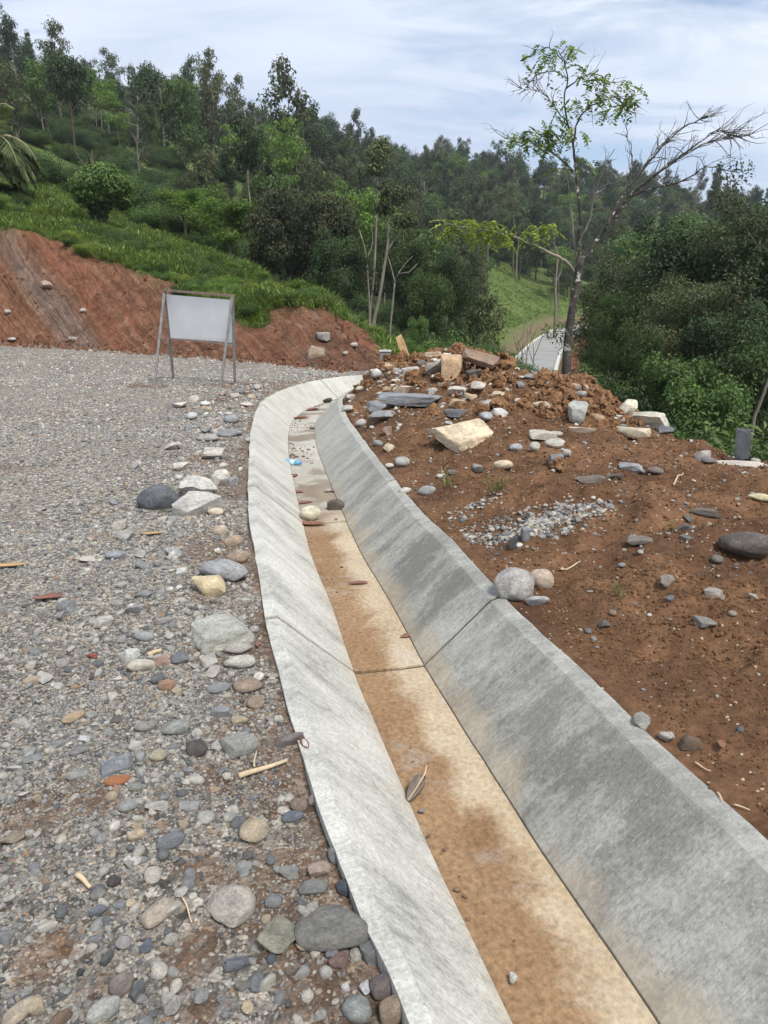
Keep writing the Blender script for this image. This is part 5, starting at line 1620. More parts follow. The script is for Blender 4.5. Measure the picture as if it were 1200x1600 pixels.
def build_bank_rubble():
    rg = np.random.default_rng(99)
    n = 5200
    i = rg.integers(0, len(BASE), n)
    dd = np.where(rg.uniform(0, 1, n) < .6, rg.normal(-.05, .22, n), rg.uniform(0, 3.6, n))
    P = BASE[i] + BN[i] * dd[:, None] + rg.normal(0, .1, (n, 2))
    z, mk = terrain(P, True)
    k = (mk['grass'] < .3) & (P[:, 0] < 2.2) & (P[:, 0] > -19)
    P, z, dd = P[k], z[k], dd[k]
    n = len(P)
    s = .03 * (.26 / .03) ** (rg.uniform(0, 1, n) ** 2.3)
    scl = np.stack([s, s * rg.uniform(.6, 1, n), s * rg.uniform(.5, .8, n)], 1) * .5
    prot = [o for o in bpy.data.objects if o.name.startswith('clod')]
    red = simple_mat('bank_clod', lin((118, 86, 68)), .95, .5, 1.3, .02, spec=.1)
    o = gn_scatter('bank_rubble', np.column_stack([P, z]), scl, rg.uniform(0, 6.28, (n, 3)), rg.integers(0, 4, n), prot, red)
    tag(o, 'crumbled red earth along the foot and face of the cut banks', 'soil', kind='stuff')


build_bank_rubble()

# ------------------------------------------------------------------ the road seen far below
def build_far_road():
    n = len(FROAD)
    zz = FZ + .12
    def strip(o0, o1, dz0, dz1):
        a = np.column_stack([FROAD + FN * o0, zz + dz0]); b_ = np.column_stack([FROAD + FN * o1, zz + dz0])
        V = np.vstack([a, b_]) if dz1 is None else np.vstack([a, b_, b_ + [0, 0, dz1 - dz0], a + [0, 0, dz1 - dz0]])
        i = np.arange(n - 1)
        if dz1 is None:
            return V, np.stack([i, n + i, n + i + 1, i + 1], 1)
        q = [np.stack([s0 * n + i, s1 * n + i, s1 * n + i + 1, s0 * n + i + 1], 1) for s0, s1 in ((0, 1), (1, 2), (2, 3), (3, 0))]
        return V, np.vstack(q)
    mb = MB(); mb.add(*strip(-2.7, 2.7, -.7, 0))
    o = mb.build('road', M['farroad']); tag(o, kind='structure')
    for a, c in ((-3.1, -2.7), (2.7, 3.1)):
        mb = MB(); mb.add(*strip(a, c, -.6, .22)); mb.build('kerb', M['kerb'], o)


build_far_road()


# ------------------------------------------------------------------ the sign
def build_sign():
    fl_, bl_ = np.array(flat(241, 600, -.03)), np.array(flat(271, 592, -.03))
    fr_, br_ = np.array(flat(344.5, 605, -.03)), np.array(flat(367, 600.5, -.03))
    ml, mr = (fl_ + bl_) / 2, (fr_ + br_) / 2
    ax = (mr - ml) / np.linalg.norm(mr - ml)
    dl, dr = np.linalg.norm(ml), np.linalg.norm(mr)
    tl, tr = at(257.5, 455, dl), at(363, 464, dr)
    root = empty('display_sign', (*((ml + mr) / 2), -.03))
    tag(root, 'blank white board in a grey steel A-frame standing on the gravel', 'sign')
    off = np.array(root.location)
    v3 = lambda p, z=-.05: np.array([p[0], p[1], z]) - off
    TL, TR = tl - off, tr - off
    w = .045
    for foot, top, m_ in ((fl_, TL, 'metal'), (fr_, TR, 'metal'), (bl_, TL + np.array([0, .03, 0]), 'metal'), (br_, TR + np.array([0, .03, 0]), 'metal')):
        mb = MB(); mb.beam(v3(foot), top, w); mb.build('leg', M[m_], root)
    mb = MB(); mb.beam(TL + [-.02, -.01, .02], TR + [.02, -.01, .02], .05, .04); mb.build('top_rail', M['rust'], root)
    lerp = lambda a, b_, t: a + (b_ - a) * t
    t = .52
    Lb, Rb = lerp(TL, v3(bl_), t), lerp(TR, v3(br_), t)
    Lf, Rf = lerp(TL, v3(fl_), t - .02), lerp(TR, v3(fr_), t - .02)
    mb = MB(); mb.beam(Lf, Rf, .034); mb.build('cross_bar', M['rust'], root)
    mb = MB(); mb.beam(Lb, Rb, .034); mb.build('cross_bar', M['metal'], root)
    # the panel hangs in the rear frame
    a0, a1 = lerp(TL, v3(bl_), .035) + [0, .012, 0], lerp(TR, v3(br_), .035) + [0, .012, 0]
    b0 = Lb + np.array([0, .012, .01]); b1 = a1 + (b0 - a0)
    nx = np.cross(a1 - a0, b0 - a0); nx /= np.linalg.norm(nx)
    if nx[1] < 0: nx = -nx
    V = np.array([a0, a1, b1, b0, a0 + nx * .012, a1 + nx * .012, b1 + nx * .012, b0 + nx * .012])
    mb = MB(); mb.add(V, [(3, 2, 1, 0), (4, 5, 6, 7), (0, 1, 5, 4), (1, 2, 6, 5), (2, 3, 7, 6), (3, 0, 4, 7)])
    mb.build('panel', M['board'], root)
    # a chain loop between the left legs
    tt = np.linspace(0, 1, 14)
    ch = Lf[None] + (Lb - Lf)[None] * tt[:, None]
    ch[:, 2] -= .10 * np.sin(tt * math.pi)
    mb = MB(); mb.tube(ch, .009, 5); mb.build('chain', M['rust'], root)


build_sign()


# ------------------------------------------------------------------ small things
def build_bottle():
    p = np.array(drain_pt(458, 727))
    root = empty('plastic_bottle', p + np.array([0, 0, .035]), R_(-25))
    tag(root, 'blue plastic bottle lying on the drain floor', 'bottle')
    m, n, l, b, o = newmat('blue_plastic')
    b.inputs['Base Color'].default_value = (*lin((130, 190, 225)), 1)
    b.inputs['Roughness'].default_value = 0.15
    b.inputs['Transmission Weight'].default_value = 0.35
    b.inputs['IOR'].default_value = 1.3
    prof = [(-.11, .0), (-.108, .028), (-.10, .034), (-.05, .034), (-.045, .031), (0, .034), (.05, .034), (.085, .018), (.095, .013), (.105, .013)]
    def lathe(pr, nm, mt):
        k = 16
        V = [(x, r * math.cos(2 * math.pi * j / k), r * math.sin(2 * math.pi * j / k)) for x, r in pr for j in range(k)]
        q = [(i * k + j, i * k + (j + 1) % k, (i + 1) * k + (j + 1) % k, (i + 1) * k + j) for i in range(len(pr) - 1) for j in range(k)]
        mb = MB(); mb.add(V, q); return mb.build(nm, mt, root, True)
    lathe(prof, 'body', m)
    lathe([(.10, .0), (.10, .016), (.118, .016), (.118, .0)], 'cap', simple_mat('bottle_cap', lin((90, 150, 200)), .4, .05))
    lathe([(-.04, .0335), (-.04, .0348), (.03, .0348), (.03, .0335)], 'label_band', simple_mat('bottle_label', lin((190, 215, 228)), .5, .1))


build_bottle()


def leaf_blade(name, p, L, W, curl, rz, mat, label, tilt=0.0, cat='leaf'):
    nu, nv = 9, 5
    u, v = np.meshgrid(np.linspace(0, 1, nu), np.linspace(-1, 1, nv), indexing='ij')
    wd = W / 2 * np.sin(np.pi * np.clip(u * .96 + .02, 0, 1)) ** .7
    th = curl * v
    rr = wd / max(.2, abs(curl))
    X = (u - .5) * L
    Y = np.sin(th) * rr
    Z = (1 - np.cos(th)) * rr + .10 * L * (u - .5) ** 2 * 2 + .03 * W * np.sin(u * 9 + v * 3)
    V = np.stack([X, Y, Z], -1).reshape(-1, 3)
    i, j = np.meshgrid(np.arange(nu - 1), np.arange(nv - 1), indexing='ij')
    q = np.stack([i * nv + j, (i + 1) * nv + j, (i + 1) * nv + j + 1, i * nv + j + 1], -1).reshape(-1, 4)
    o = obj(name, mesh_np(name, V, q, True), mat)
    sm = o.modifiers.new('thick', 'SOLIDIFY'); sm.thickness = .0015
    o.location = (p[0], p[1], p[2] + .004)
    o.rotation_euler = (tilt, 0, rz)
    tag(o, label, cat)
    return o


curl = leaf_blade('dead_leaf', np.array(drain_pt(649, 1236)), .17, .13, 2.3, 1.15, M['grey_leaf'], 'large curled grey-brown dead leaf on the silt of the drain floor', .2)
mb = MB(); mb.tube([(-.08, 0, .012), (0, 0, .004), (.10, .0, .016), (.125, .008, .03)], [.003, .004, .003, .002], 5); mb.build('stalk', M['twig'], curl)
for px, py, L, W, cu, rz, nm, lb in [
    (637, 995, .09, .05, .8, .4, 'dead_leaf', 'small dark dead leaf lying on the joint of the drain floor'),
    (560, 912, .14, .05, .7, .1, 'dead_leaf', 'reddish dead leaf on the wet silt'),
    (475, 787, .17, .07, .9, .5, 'dead_leaf', 'rolled brown leaf behind the pale cobble in the drain'),
    (459, 745, .17, .09, 1.0, 1.2, 'dead_leaf', 'reddish leaf just below the blue bottle'),
    (464, 770, .13, .08, .8, .2, 'dead_leaf', 'pinkish leaf on the left of the drain floor'),
    (470, 817, .22, .09, .9, 2.2, 'dead_leaf', 'dark leaf left of the pale cobble in the drain'),
    (487, 821, .26, .09, 1.0, .1, 'dead_leaf', 'long dark leaf under the pale cobble in the drain'),
    (521, 768, .14, .08, .9, 2.0, 'dead_leaf', 'red leaf beside the small grey pebble in the drain'),
    (470, 654, .30, .12, 1.0, .3, 'dead_leaf', 'heap of dark leaf litter at the inside of the far bend'),
    (488, 641, .30, .14, 1.0, .9, 'dead_leaf', 'dark leaf litter a little beyond the first heap')]:
    leaf_blade(nm, np.array(drain_pt(px, py)), L, W, cu, rz, M['dead_leaf'], lb)
for px, py, L, W, cu, rz, mt, lb in [
    (476, 1168, .075, .03, .8, 2.0, 'dead_leaf', 'brown dead leaf wedged against the drain rim'),
    (403, 1014, .05, .02, .8, 1.7, 'dead_leaf', 'small red leaf against the drain rim'),
    (78, 942, .16, .07, .8, .3, 'dead_leaf', 'curled dry leaf on the open gravel'),
    (15, 888, .22, .06, .6, .2, 'wood', 'dry tan leaf near the left edge of the road'),
    (238, 838, .14, .045, .6, .2, 'wood', 'dry tan leaf below the dark blue-grey boulder'),
    (1126, 1172, .05, .025, .8, 1.4, 'dead_leaf', 'tiny orange leaf on the lower soil slope')]:
    leaf_blade('dead_leaf', hit(px, py) + np.array([0, 0, .012]), L, W, cu, rz, M[mt], lb)


def stick(name, px0, py0, px1, py1, rad, label, mat='twig', lift=.012, bend=.01):
    a, b_ = hit(px0, py0), hit(px1, py1)
    t = np.linspace(0, 1, 7)[:, None]
    P = a + (b_ - a) * t
    P[:, 2] = terrain(P[:, :2]) + lift
    d = (b_ - a)[:2]; nrm = np.array([-d[1], d[0]])
    P[:, :2] += nrm * (np.sin(t * 5) * bend * 3)
    o = empty(name, P[0])
    mb = MB(); mb.tube(P - P[0], np.linspace(rad, rad * .6, 7), 7)
    me = mb.mesh(name, True)
    bpy.data.objects.remove(o)
    o = obj(name, me, M[mat], None, P[0])
    tag(o, label, 'stick')
    return o


stick('dry_stick', 374, 1223, 447, 1195, .010, 'thick dry stick lying on the gravel near the drain', lift=.02)
stick('dry_stick', 398, 1208, 400, 1184, .004, 'thin dry twig standing off the thick dry stick')
stick('dry_stick', 285, 1410, 303, 1460, .003, 'crooked pale rootlet on brown earth by the beige boulder')
stick('dry_stick', 121, 1376, 143, 1393, .008, 'short splinter of wood in the near gravel')
stick('dry_stick', 232, 1031, 252, 1019, .012, 'flat wood splinter above the cream lens-shaped stone')
stick('dry_stick', 876, 896, 905, 882, .006, 'dry twig behind the tan cobble on the soil')
stick('dry_stick', 1052, 762, 1066, 742, .007, 'forked dry twig in the middle of the soil slope')
stick('dry_stick', 1085, 1196, 1110, 1212, .003, 'thin straw on the lower soil slope')
stick('dry_stick', 1120, 1245, 1128, 1262, .003, 'short straw near the drain rim at right')
stick('dry_stick', 1145, 1268, 1170, 1276, .003, 'pale straw near the right edge of the soil')


def build_plank():
    p = hit(633, 560)
    o = empty('tmp'); bpy.data.objects.remove(o)
    dep = project(p)[2][0]
    s = dep / F_PX
    V, mbx = [], MB()
    a = np.array([0.14 * .6, 0, -.10]); b_ = np.array([-.20 * .6, .06, 34 * s])
    t = np.linspace(0, 1, 6)
    ring = []
    for k in t:
        c = a + (b_ - a) * k
        w = .075 * (1 - .25 * k); d = .035
        for sx, sy in ((-1, -1), (1, -1), (1, 1), (-1, 1)):
            ring.append(c + np.array([sx * w + .012 * math.sin(9 * k + sx), sy * d, .03 * sx * (k > .95)]))
    q = [(i * 4 + j, i * 4 + (j + 1) % 4, (i + 1) * 4 + (j + 1) % 4, (i + 1) * 4 + j) for i in range(5) for j in range(4)]
    mbx.add(ring, q + [(3, 2, 1, 0), (20, 21, 22, 23)])
    o = mbx.build('broken_plank', M['wood']); o.location = p
    tag(o, 'tan broken plank sticking up out of the rubble on the heap crest', 'plank')


build_plank()


def build_headwall():
    p = at(602, 573, 18.6)
    p[2] = terrain([p[:2]])[0]
    root = empty('culvert_headwall', p)
    tag(root, 'small grey culvert headwall at the foot of the red bank', 'headwall')
    g = simple_mat('headwall_concrete', lin((128, 126, 122)), .9, .15, 6)
    mb = MB(); mb.box((0, 0, .10), (.26, .12, .30)); mb.build('wall', g, root)
    mb = MB(); mb.box((0, 0, .265), (.30, .16, .035)); mb.build('coping', M['kerb'], root)


build_headwall()


# ------------------------------------------------------------------ plants
def leaf_quads(C, U, Nn, L, W, rg, tint=None, fold=.12):
    """a mesh's worth of leaves: centres, long axes, normals, lengths, widths"""
    n = len(C)
    U = U / (np.linalg.norm(U, axis=1, keepdims=True) + 1e-9)
    B = np.cross(Nn, U); B /= np.linalg.norm(B, axis=1, keepdims=True) + 1e-9
    Nn = np.cross(U, B)
    L = np.broadcast_to(np.asarray(L, float), (n,))[:, None]
    W = np.broadcast_to(np.asarray(W, float), (n,))[:, None]
    a = C - U * L * .5
    c = C + U * L * .5 - Nn * L * .12
    b_ = C + B * W * .5 + Nn * W * fold
    d = C - B * W * .5 + Nn * W * fold
    V = np.stack([a, b_, c, d], 1).reshape(-1, 3)
    q = np.arange(n * 4).reshape(-1, 4)
    if tint is None: tint = rg.uniform(0, 1, n)
    return V, q, np.repeat(tint, 4)


class Crown:
    def __init__(s): s.V, s.T = [], []

    def add(s, V, q, t):
        s.V.append(V); s.T.append(t)

    def blob(s, rg, c, rad, n, L, asp=.5, droop=.3, shell=.55, up=.45, tmul=1.0):
        """leaves through an ellipsoid"""
        c = np.asarray(c, float); rad = np.broadcast_to(np.asarray(rad, float), (3,))
        d = rg.normal(size=(n, 3)); d /= np.linalg.norm(d, axis=1, keepdims=True)
        lump = 1 + .28 * vnoise(d[:, 0] * 2 + c[0], d[:, 1] * 2 + c[1], d[:, 2] * 2 + c[2], 7)
        rr = (shell + (1 - shell) * rg.uniform(0, 1, n) ** .6) * lump
        P = c + d * rad * rr[:, None]
        Nn = d * .7 + np.array([0, 0, up]) + rg.normal(0, .45, (n, 3))
        U = np.cross(Nn, rg.normal(size=(n, 3))) + d * .4 - np.array([0, 0, droop])
        Ls = L * rg.uniform(.65, 1.25, n)
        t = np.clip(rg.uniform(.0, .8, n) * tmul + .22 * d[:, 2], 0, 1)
        s.add(*leaf_quads(P, U, Nn, Ls, Ls * asp, rg, t))

    def mesh(s, name):
        V = np.concatenate(s.V)
        me = mesh_np(name, V, np.arange(len(V)).reshape(-1, 4), False)
        fattr(me, 'tint', np.concatenate(s.T))
        return me


def limb(a, dirn, length, rg, n=6, curve=.35, wig=.08):
    """a branch: polyline that bends upward"""
    P = [np.asarray(a, float)]
    d = np.asarray(dirn, float); d /= np.linalg.norm(d)
    st = length / (n - 1)
    for i in range(n - 1):
        d = d + np.array([0, 0, curve / n]) + rg.normal(0, wig, 3)
        d /= np.linalg.norm(d)
        P.append(P[-1] + d * st)
    return np.array(P)


def make_tree_meshes(name, kind, seed, H, R, nleaf, L, sides=6):
    """trunk mesh and crown mesh, standing at the origin"""
    rg = np.random.default_rng(seed)
    tb, cr = MB(), Crown()
    r0 = H * (.016 if kind in ('slender', 'umbrella') else .022)
    trunk_top = {'slender': .93, 'umbrella': .8, 'conic': .97, 'dead': .9, 'shrub': .5}.get(kind, .78) * H
    n = 9
    t = np.linspace(0, 1, n)
    lean = rg.normal(0, .03, 2) * H
    T = np.stack([lean[0] * t ** 1.5 + .012 * H * np.cumsum(rg.normal(0, .5, n)), lean[1] * t ** 1.5 + .012 * H * np.cumsum(rg.normal(0, .5, n)), trunk_top * t], 1)
    T[0, :2] = 0
    T[0, 2] = -.4
    tr = r0 * (1 - .8 * t)
    tr[0] *= 1.35
    if kind != 'shrub':
        tb.tube(T, tr, sides)
    def tp(f):
        return np.array([np.interp(f, t, T[:, k]) for k in range(3)])
    nl, lo, hi = {'slender': (7, .60, .98), 'umbrella': (9, .72, 1.0), 'conic': (20, .22, 1.0), 'dead': (11, .35, 1.0),
                  'shrub': (9, .0, .5), 'shaggy': (16, .22, 1.0), 'broad': (13, .38, 1.0)}[kind]
    clumps = []
    for i in range(nl):
        f = lo + (hi - lo) * (i + .5) / nl
        a = tp(f)
        az = i * 2.399 + rg.uniform(-.4, .4)
        if kind == 'conic':
            ln, el = R * (1.05 - .85 * (f - lo) / (hi - lo)), rg.uniform(.0, .3)
        elif kind == 'umbrella':
            ln, el = R * rg.uniform(.5, 1), rg.uniform(.25, .6)
        elif kind == 'slender':
            ln, el = R * rg.uniform(.45, 1), rg.uniform(.3, 1.0)
        elif kind == 'shaggy':
            ln, el = R * rg.uniform(.75, 1.05) * (1.1 - .55 * ((f - lo) / (hi - lo)) ** 2), rg.uniform(.1, .7)
        else:
            ln, el = R * rg.uniform(.65, 1.0) * (1.1 - .4 * (f - lo) / (hi - lo)), rg.uniform(.15, .9)
        P = limb(a, (math.cos(az) * math.cos(el), math.sin(az) * math.cos(el), math.sin(el)), ln, rg, 6, .1 if kind == 'umbrella' else .4)
        rb = np.interp(f, t, tr) * (.62 if kind != 'shrub' else 1.0)
        if kind == 'shrub': rb = r0 * .6
        tb.tube(P, np.linspace(rb, rb * .25, 6), max(4, sides - 2), False)
        subs = 5 if kind == 'dead' else 2
        for k in range(subs):
            s0 = P[rg.integers(2, 6)]
            d = (P[-1] - P[0]) / (np.linalg.norm(P[-1] - P[0]) + 1e-6) + rg.normal(0, .65, 3)
            Q = limb(s0, d, ln * rg.uniform(.3, .5), rg, 4, .3)
            tb.tube(Q, np.linspace(rb * .4, rb * .1, 4), 4, False)
            clumps.append((Q[-1], .8))
            if kind == 'dead':
                for _ in range(3):
                    Z = limb(Q[rg.integers(1, 4)], d + rg.normal(0, .8, 3), ln * .25, rg, 3, .2)
                    tb.tube(Z, [rb * .16, rb * .12, rb * .06], 3, False)
        clumps.append((P[-1], 1.0))
        clumps.append((P[3], .7))
    if kind not in ('dead', 'shrub'): clumps.append((T[-1] + [0, 0, R * .15], 1.0))
    if kind == 'dead':
        nleaf = 0
    cs = np.array([c[1] for c in clumps]) ** 2
    base = {'slender': .34, 'umbrella': .36, 'conic': .30, 'shaggy': .34, 'shrub': .42, 'broad': .36}.get(kind, .3) * R
    for (c, s_), w in zip(clumps, cs / cs.sum()):
        k = int(nleaf * w)
        if k < 4: continue
        rad = base * s_ * rg.uniform(.75, 1.25)
        flat_ = {'umbrella': (1.25, 1.25, .38), 'shaggy': (1.1, 1.1, .75), 'conic': (1.15, 1.15, .6)}.get(kind, (1.05, 1.05, .78))
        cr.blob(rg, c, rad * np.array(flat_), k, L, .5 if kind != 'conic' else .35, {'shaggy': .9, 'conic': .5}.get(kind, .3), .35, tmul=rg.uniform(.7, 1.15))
    tm = tb.mesh(name + '_trunk', True)
    cm = cr.mesh(name + '_crown') if nleaf else None
    return tm, cm


def place_tree(name, meshes, loc, scale, rz, lm, bm_, label, cat='tree', group=None):
    root = empty(name, loc, rz)
    root.scale = scale if not np.isscalar(scale) else (scale,) * 3
    tm, cm = meshes
    tr = obj('trunk' if cat == 'tree' else 'stems', tm, None, root)
    if not tm.materials: tm.materials.append(M[bm_])
    if cm is not None:
        if not cm.materials: cm.materials.append(M[lm])
        obj('crown' if cat == 'tree' else 'foliage', cm, None, root)
    tag(root, label, cat, group)
    return root


def tree_to(name, meshes, H0, px, ptop, r, lm, bm_, label, width=1.0, rz=None, cat='tree', base_px=None, sinkz=0.0):
    """place a plant at distance r so that its top reaches picture row ptop"""
    p = at(px, 500, r)
    g = ground_at(p[0], p[1])
    top = at(px, ptop, r)[2]
    s = max(.15, (top - g + sinkz) / H0)
    return place_tree(name, meshes, (p[0], p[1], g - sinkz), (s * width, s * width, s), random.uniform(0, 6.28) if rz is None else rz, lm, bm_, label, cat)


# --- the slender half-leafed tree behind the heap: its branches one by one
def build_slender_tree():
    rg = np.random.default_rng(5)
    r = 20.0
    g0 = at(884, 600, r)
    gz = ground_at(g0[0], g0[1])
    root = empty('slender_tree', (g0[0], g0[1], gz))
    tag(root, 'tall slender tree with forked lichen-spotted trunk, half bare, behind the heap', 'tree')
    off = np.array([g0[0], g0[1], gz])
    sc = project(at(890, 400, r))[2][0] / F_PX
    def W(pts, dr0=0.0, dr1=0.0):
        n_ = len(pts)
        return np.array([at(x, y, r + dr0 + (dr1 - dr0) * i / max(1, n_ - 1)) for i, (x, y) in enumerate(pts)]) - off
    def res(P, k=4):
        return catmull(P, max(.03, np.linalg.norm(np.diff(P, axis=0), axis=1).sum() / (len(P) * k)))[0]
    tb = MB()
    trunk = W([(883, 640), (884, 590), (887, 540), (895, 480), (903, 430), (908, 400)])
    trunk[0, 2] = -.5
    Q = res(trunk); tb.tube(Q, np.interp(np.linspace(0, 1, len(Q)), [0, .2, .6, 1], [8.5 * sc, 7.5 * sc, 7 * sc, 6 * sc]), 12)
    tb.build('trunk', M['bark_lichen'], root, True)
    twigs_of = []
    def branch(pts, w0, w1, dr0=0., dr1=0., twigs=0, mat='bark_lichen', tl=.5, k=8):
        P = res(W(pts, dr0, dr1))
        P = P + np.concatenate([[np.zeros(3)], rg.normal(0, .012, (len(P) - 1, 3))])
        mbx = MB(); mbx.tube(P, np.linspace(w0 * sc * .30, w1 * sc * .32, len(P)), k, False)
        n_ = len(P)
        for _ in range(twigs):
            i = rg.integers(int(n_ * .35), n_)
            d = P[min(i + 2, n_ - 1)] - P[max(0, i - 2)]
            d = d / (np.linalg.norm(d) + 1e-6) + rg.normal(0, .55, 3) * np.array([1, .6, 1])
            q = limb(P[i], d, tl * rg.uniform(.5, 1.3), rg, 5, .15, .16)
            mbx.tube(q, np.linspace(.010, .0035, 5), 4, False)
            for _ in range(2):
                z = limb(q[rg.integers(1, 5)], d + rg.normal(0, .7, 3), tl * .45, rg, 4, .1, .2)
                mbx.tube(z, np.linspace(.005, .0025, 4), 3, False)
        mbx.build('branch', M[mat], root, True)
        return P
    branch([(906, 412), (906, 370), (907, 330), (903, 290), (898, 250), (894, 215), (885, 180), (882, 150), (886, 120), (880, 95), (872, 78)], 10, 2.0, twigs=6)
    branch([(905, 415), (922, 392), (942, 362), (965, 335), (992, 302), (1030, 268), (1072, 240), (1112, 222), (1170, 211)], 13, 1.4, 0, .6, 34, tl=.65)
    branch([(958, 342), (978, 312), (1003, 288), (1045, 258), (1085, 228), (1120, 205), (1150, 213)], 8, 1.2, 0, -.8, 24, tl=.55)
    branch([(950, 352), (965, 318), (985, 288), (1000, 270), (1035, 228), (1070, 198), (1108, 180)], 10, 1.6, 0, .9, 26, 'bark_lichen', .5)
    branch([(985, 305), (1030, 292), (1068, 282), (1100, 262), (1130, 265)], 6, 1.2, .1, -.5, 16)
    branch([(975, 300), (985, 268), (988, 240), (980, 215)], 5, 1.5, .2, .5, 8)
    branch([(1000, 272), (1020, 240), (1045, 215), (1052, 208)], 4, 1.2, .5, .9, 10)
    branch([(904, 380), (918, 350), (930, 300), (945, 255), (960, 235)], 5, 1.5, 0, -.5, 8, 'bark_pale')
    branch([(899, 420), (895, 360), (890, 300), (884, 262)], 6, 1.5, 0, .6, 5, 'bark_pale')
    branch([(897, 426), (884, 408), (853, 392), (820, 378), (790, 365), (745, 358), (702, 350)], 9, 2, 0, -1.2, 8, 'bark_pale')
    branch([(895, 268), (872, 246), (848, 228), (820, 218), (788, 216)], 6, 1.4, 0, .4, 8)
    branch([(896, 222), (902, 190), (914, 172), (935, 160), (962, 152), (992, 160)], 5, 1.4, 0, -.5, 8)
    branch([(885, 138), (905, 122), (932, 118), (962, 130)], 4, 1.3, 0, .3, 6)
    branch([(892, 205), (876, 180), (858, 156), (838, 142), (816, 140)], 3.5, 1, 0, -.4, 18, tl=.35)
    branch([(884, 120), (864, 112), (842, 116), (828, 128)], 3, 1, 0, .3, 14, tl=.3)
    branch([(880, 96), (866, 78), (846, 76), (826, 92)], 3, 1, 0, .2, 5, tl=.3)
    branch([(876, 84), (888, 74), (900, 86)], 2.5, 1, 0, .1, 4, tl=.25)
    # leaves: hanging feathery sprays
    cr, cb = Crown(), Crown()
    def spray(px, py, wpx, hpx, n_, c_, dr=0.0, L=.13):
        c = at(px, py, r + dr) - off
        for _ in range(max(3, int(n_ * .34))):
            p0 = c + np.array([rg.uniform(-1, 1) * wpx / 2 * sc, rg.uniform(-.35, .35), rg.uniform(-1, 1) * hpx / 2 * sc])
            d = np.array([rg.normal(0, .6), rg.normal(0, .6), -.55 + rg.normal(0, .3)])
            m_ = rg.integers(7, 13)
            t = np.linspace(0, 1, m_)[:, None]
            ln = rg.uniform(.22, .42)
            P = p0 + d / np.linalg.norm(d) * t * ln
            P[:, 2] -= (t[:, 0] ** 2) * .06
            side = np.cross(d, [0, 0, 1.0]); side /= np.linalg.norm(side) + 1e-6
            sg = np.where(np.arange(m_) % 2 == 0, 1, -1)[:, None]
            P = P + side * sg * .035
            U = side * sg + d * .5 + rg.normal(0, .2, (m_, 3))
            Nn = np.array([0, 0, 1.0]) + rg.normal(0, .5, (m_, 3))
            Ls = L * rg.uniform(.7, 1.2, m_)
            c_.add(*leaf_quads(P, U, Nn, Ls, Ls * .45, rg, np.full(m_, rg.uniform(0, 1))))
    for a in [(838, 88, 34, 22, 22), (858, 76, 30, 14, 18), (885, 76, 34, 16, 20), (900, 84, 14, 22, 10), (852, 100, 26, 22, 16), (892, 104, 20, 16, 10),
              (915, 118, 30, 16, 18), (905, 108, 24, 12, 10), (940, 122, 34, 14, 24), (965, 130, 26, 18, 22), (975, 152, 32, 18, 34), (990, 150, 20, 26, 26), (950, 150, 34, 18, 28),
              (925, 150, 26, 16, 16), (955, 168, 26, 16, 18), (970, 172, 18, 16, 12), (888, 175, 26, 14, 14), (905, 158, 22, 12, 10), (875, 182, 20, 14, 10),
              (880, 160, 18, 10, 8), (865, 145, 20, 14, 8)]:
        spray(*a, cb)
    for a in [(790, 217, 30, 10, 20), (815, 214, 32, 16, 36), (842, 212, 40, 22, 52), (866, 215, 34, 24, 44), (858, 200, 30, 16, 26), (885, 210, 24, 18, 22), (905, 212, 22, 14, 14),
              (848, 232, 30, 14, 18), (905, 238, 14, 22, 8), (880, 250, 20, 20, 8), (925, 250, 16, 14, 6)]:
        spray(*a, cb)
    for a in [(702, 350, 26, 10, 44), (722, 346, 36, 8, 60), (750, 350, 40, 9, 70), (735, 364, 44, 8, 34), (706, 366, 16, 16, 18), (776, 357, 34, 12, 60), (770, 370, 30, 8, 22), (800, 362, 26, 16, 40), (790, 374, 14, 14, 14), (822, 366, 18, 10, 22), (846, 354, 30, 8, 40), (838, 366, 12, 18, 18), (860, 362, 14, 20, 24)]:
        spray(a[0], a[1], a[2], a[3], int(a[4] * .62), cr, -.8, .14)
    me = cb.mesh('crown'); me.materials.append(M['lf_mid2']); obj('crown', me, None, root)
    me = cr.mesh('low_foliage'); me.materials.append(M['lf_yellow']); o = obj('low_foliage', me, None, root)
    o['label'] = 'bright yellow-green spray on the low left branch'


M['lf_mid2'] = leaf_mat('leaf_fresh', (0.075, 0.12, 0.02), (0.26, 0.36, 0.06), 0.1, 0.5)
build_slender_tree()


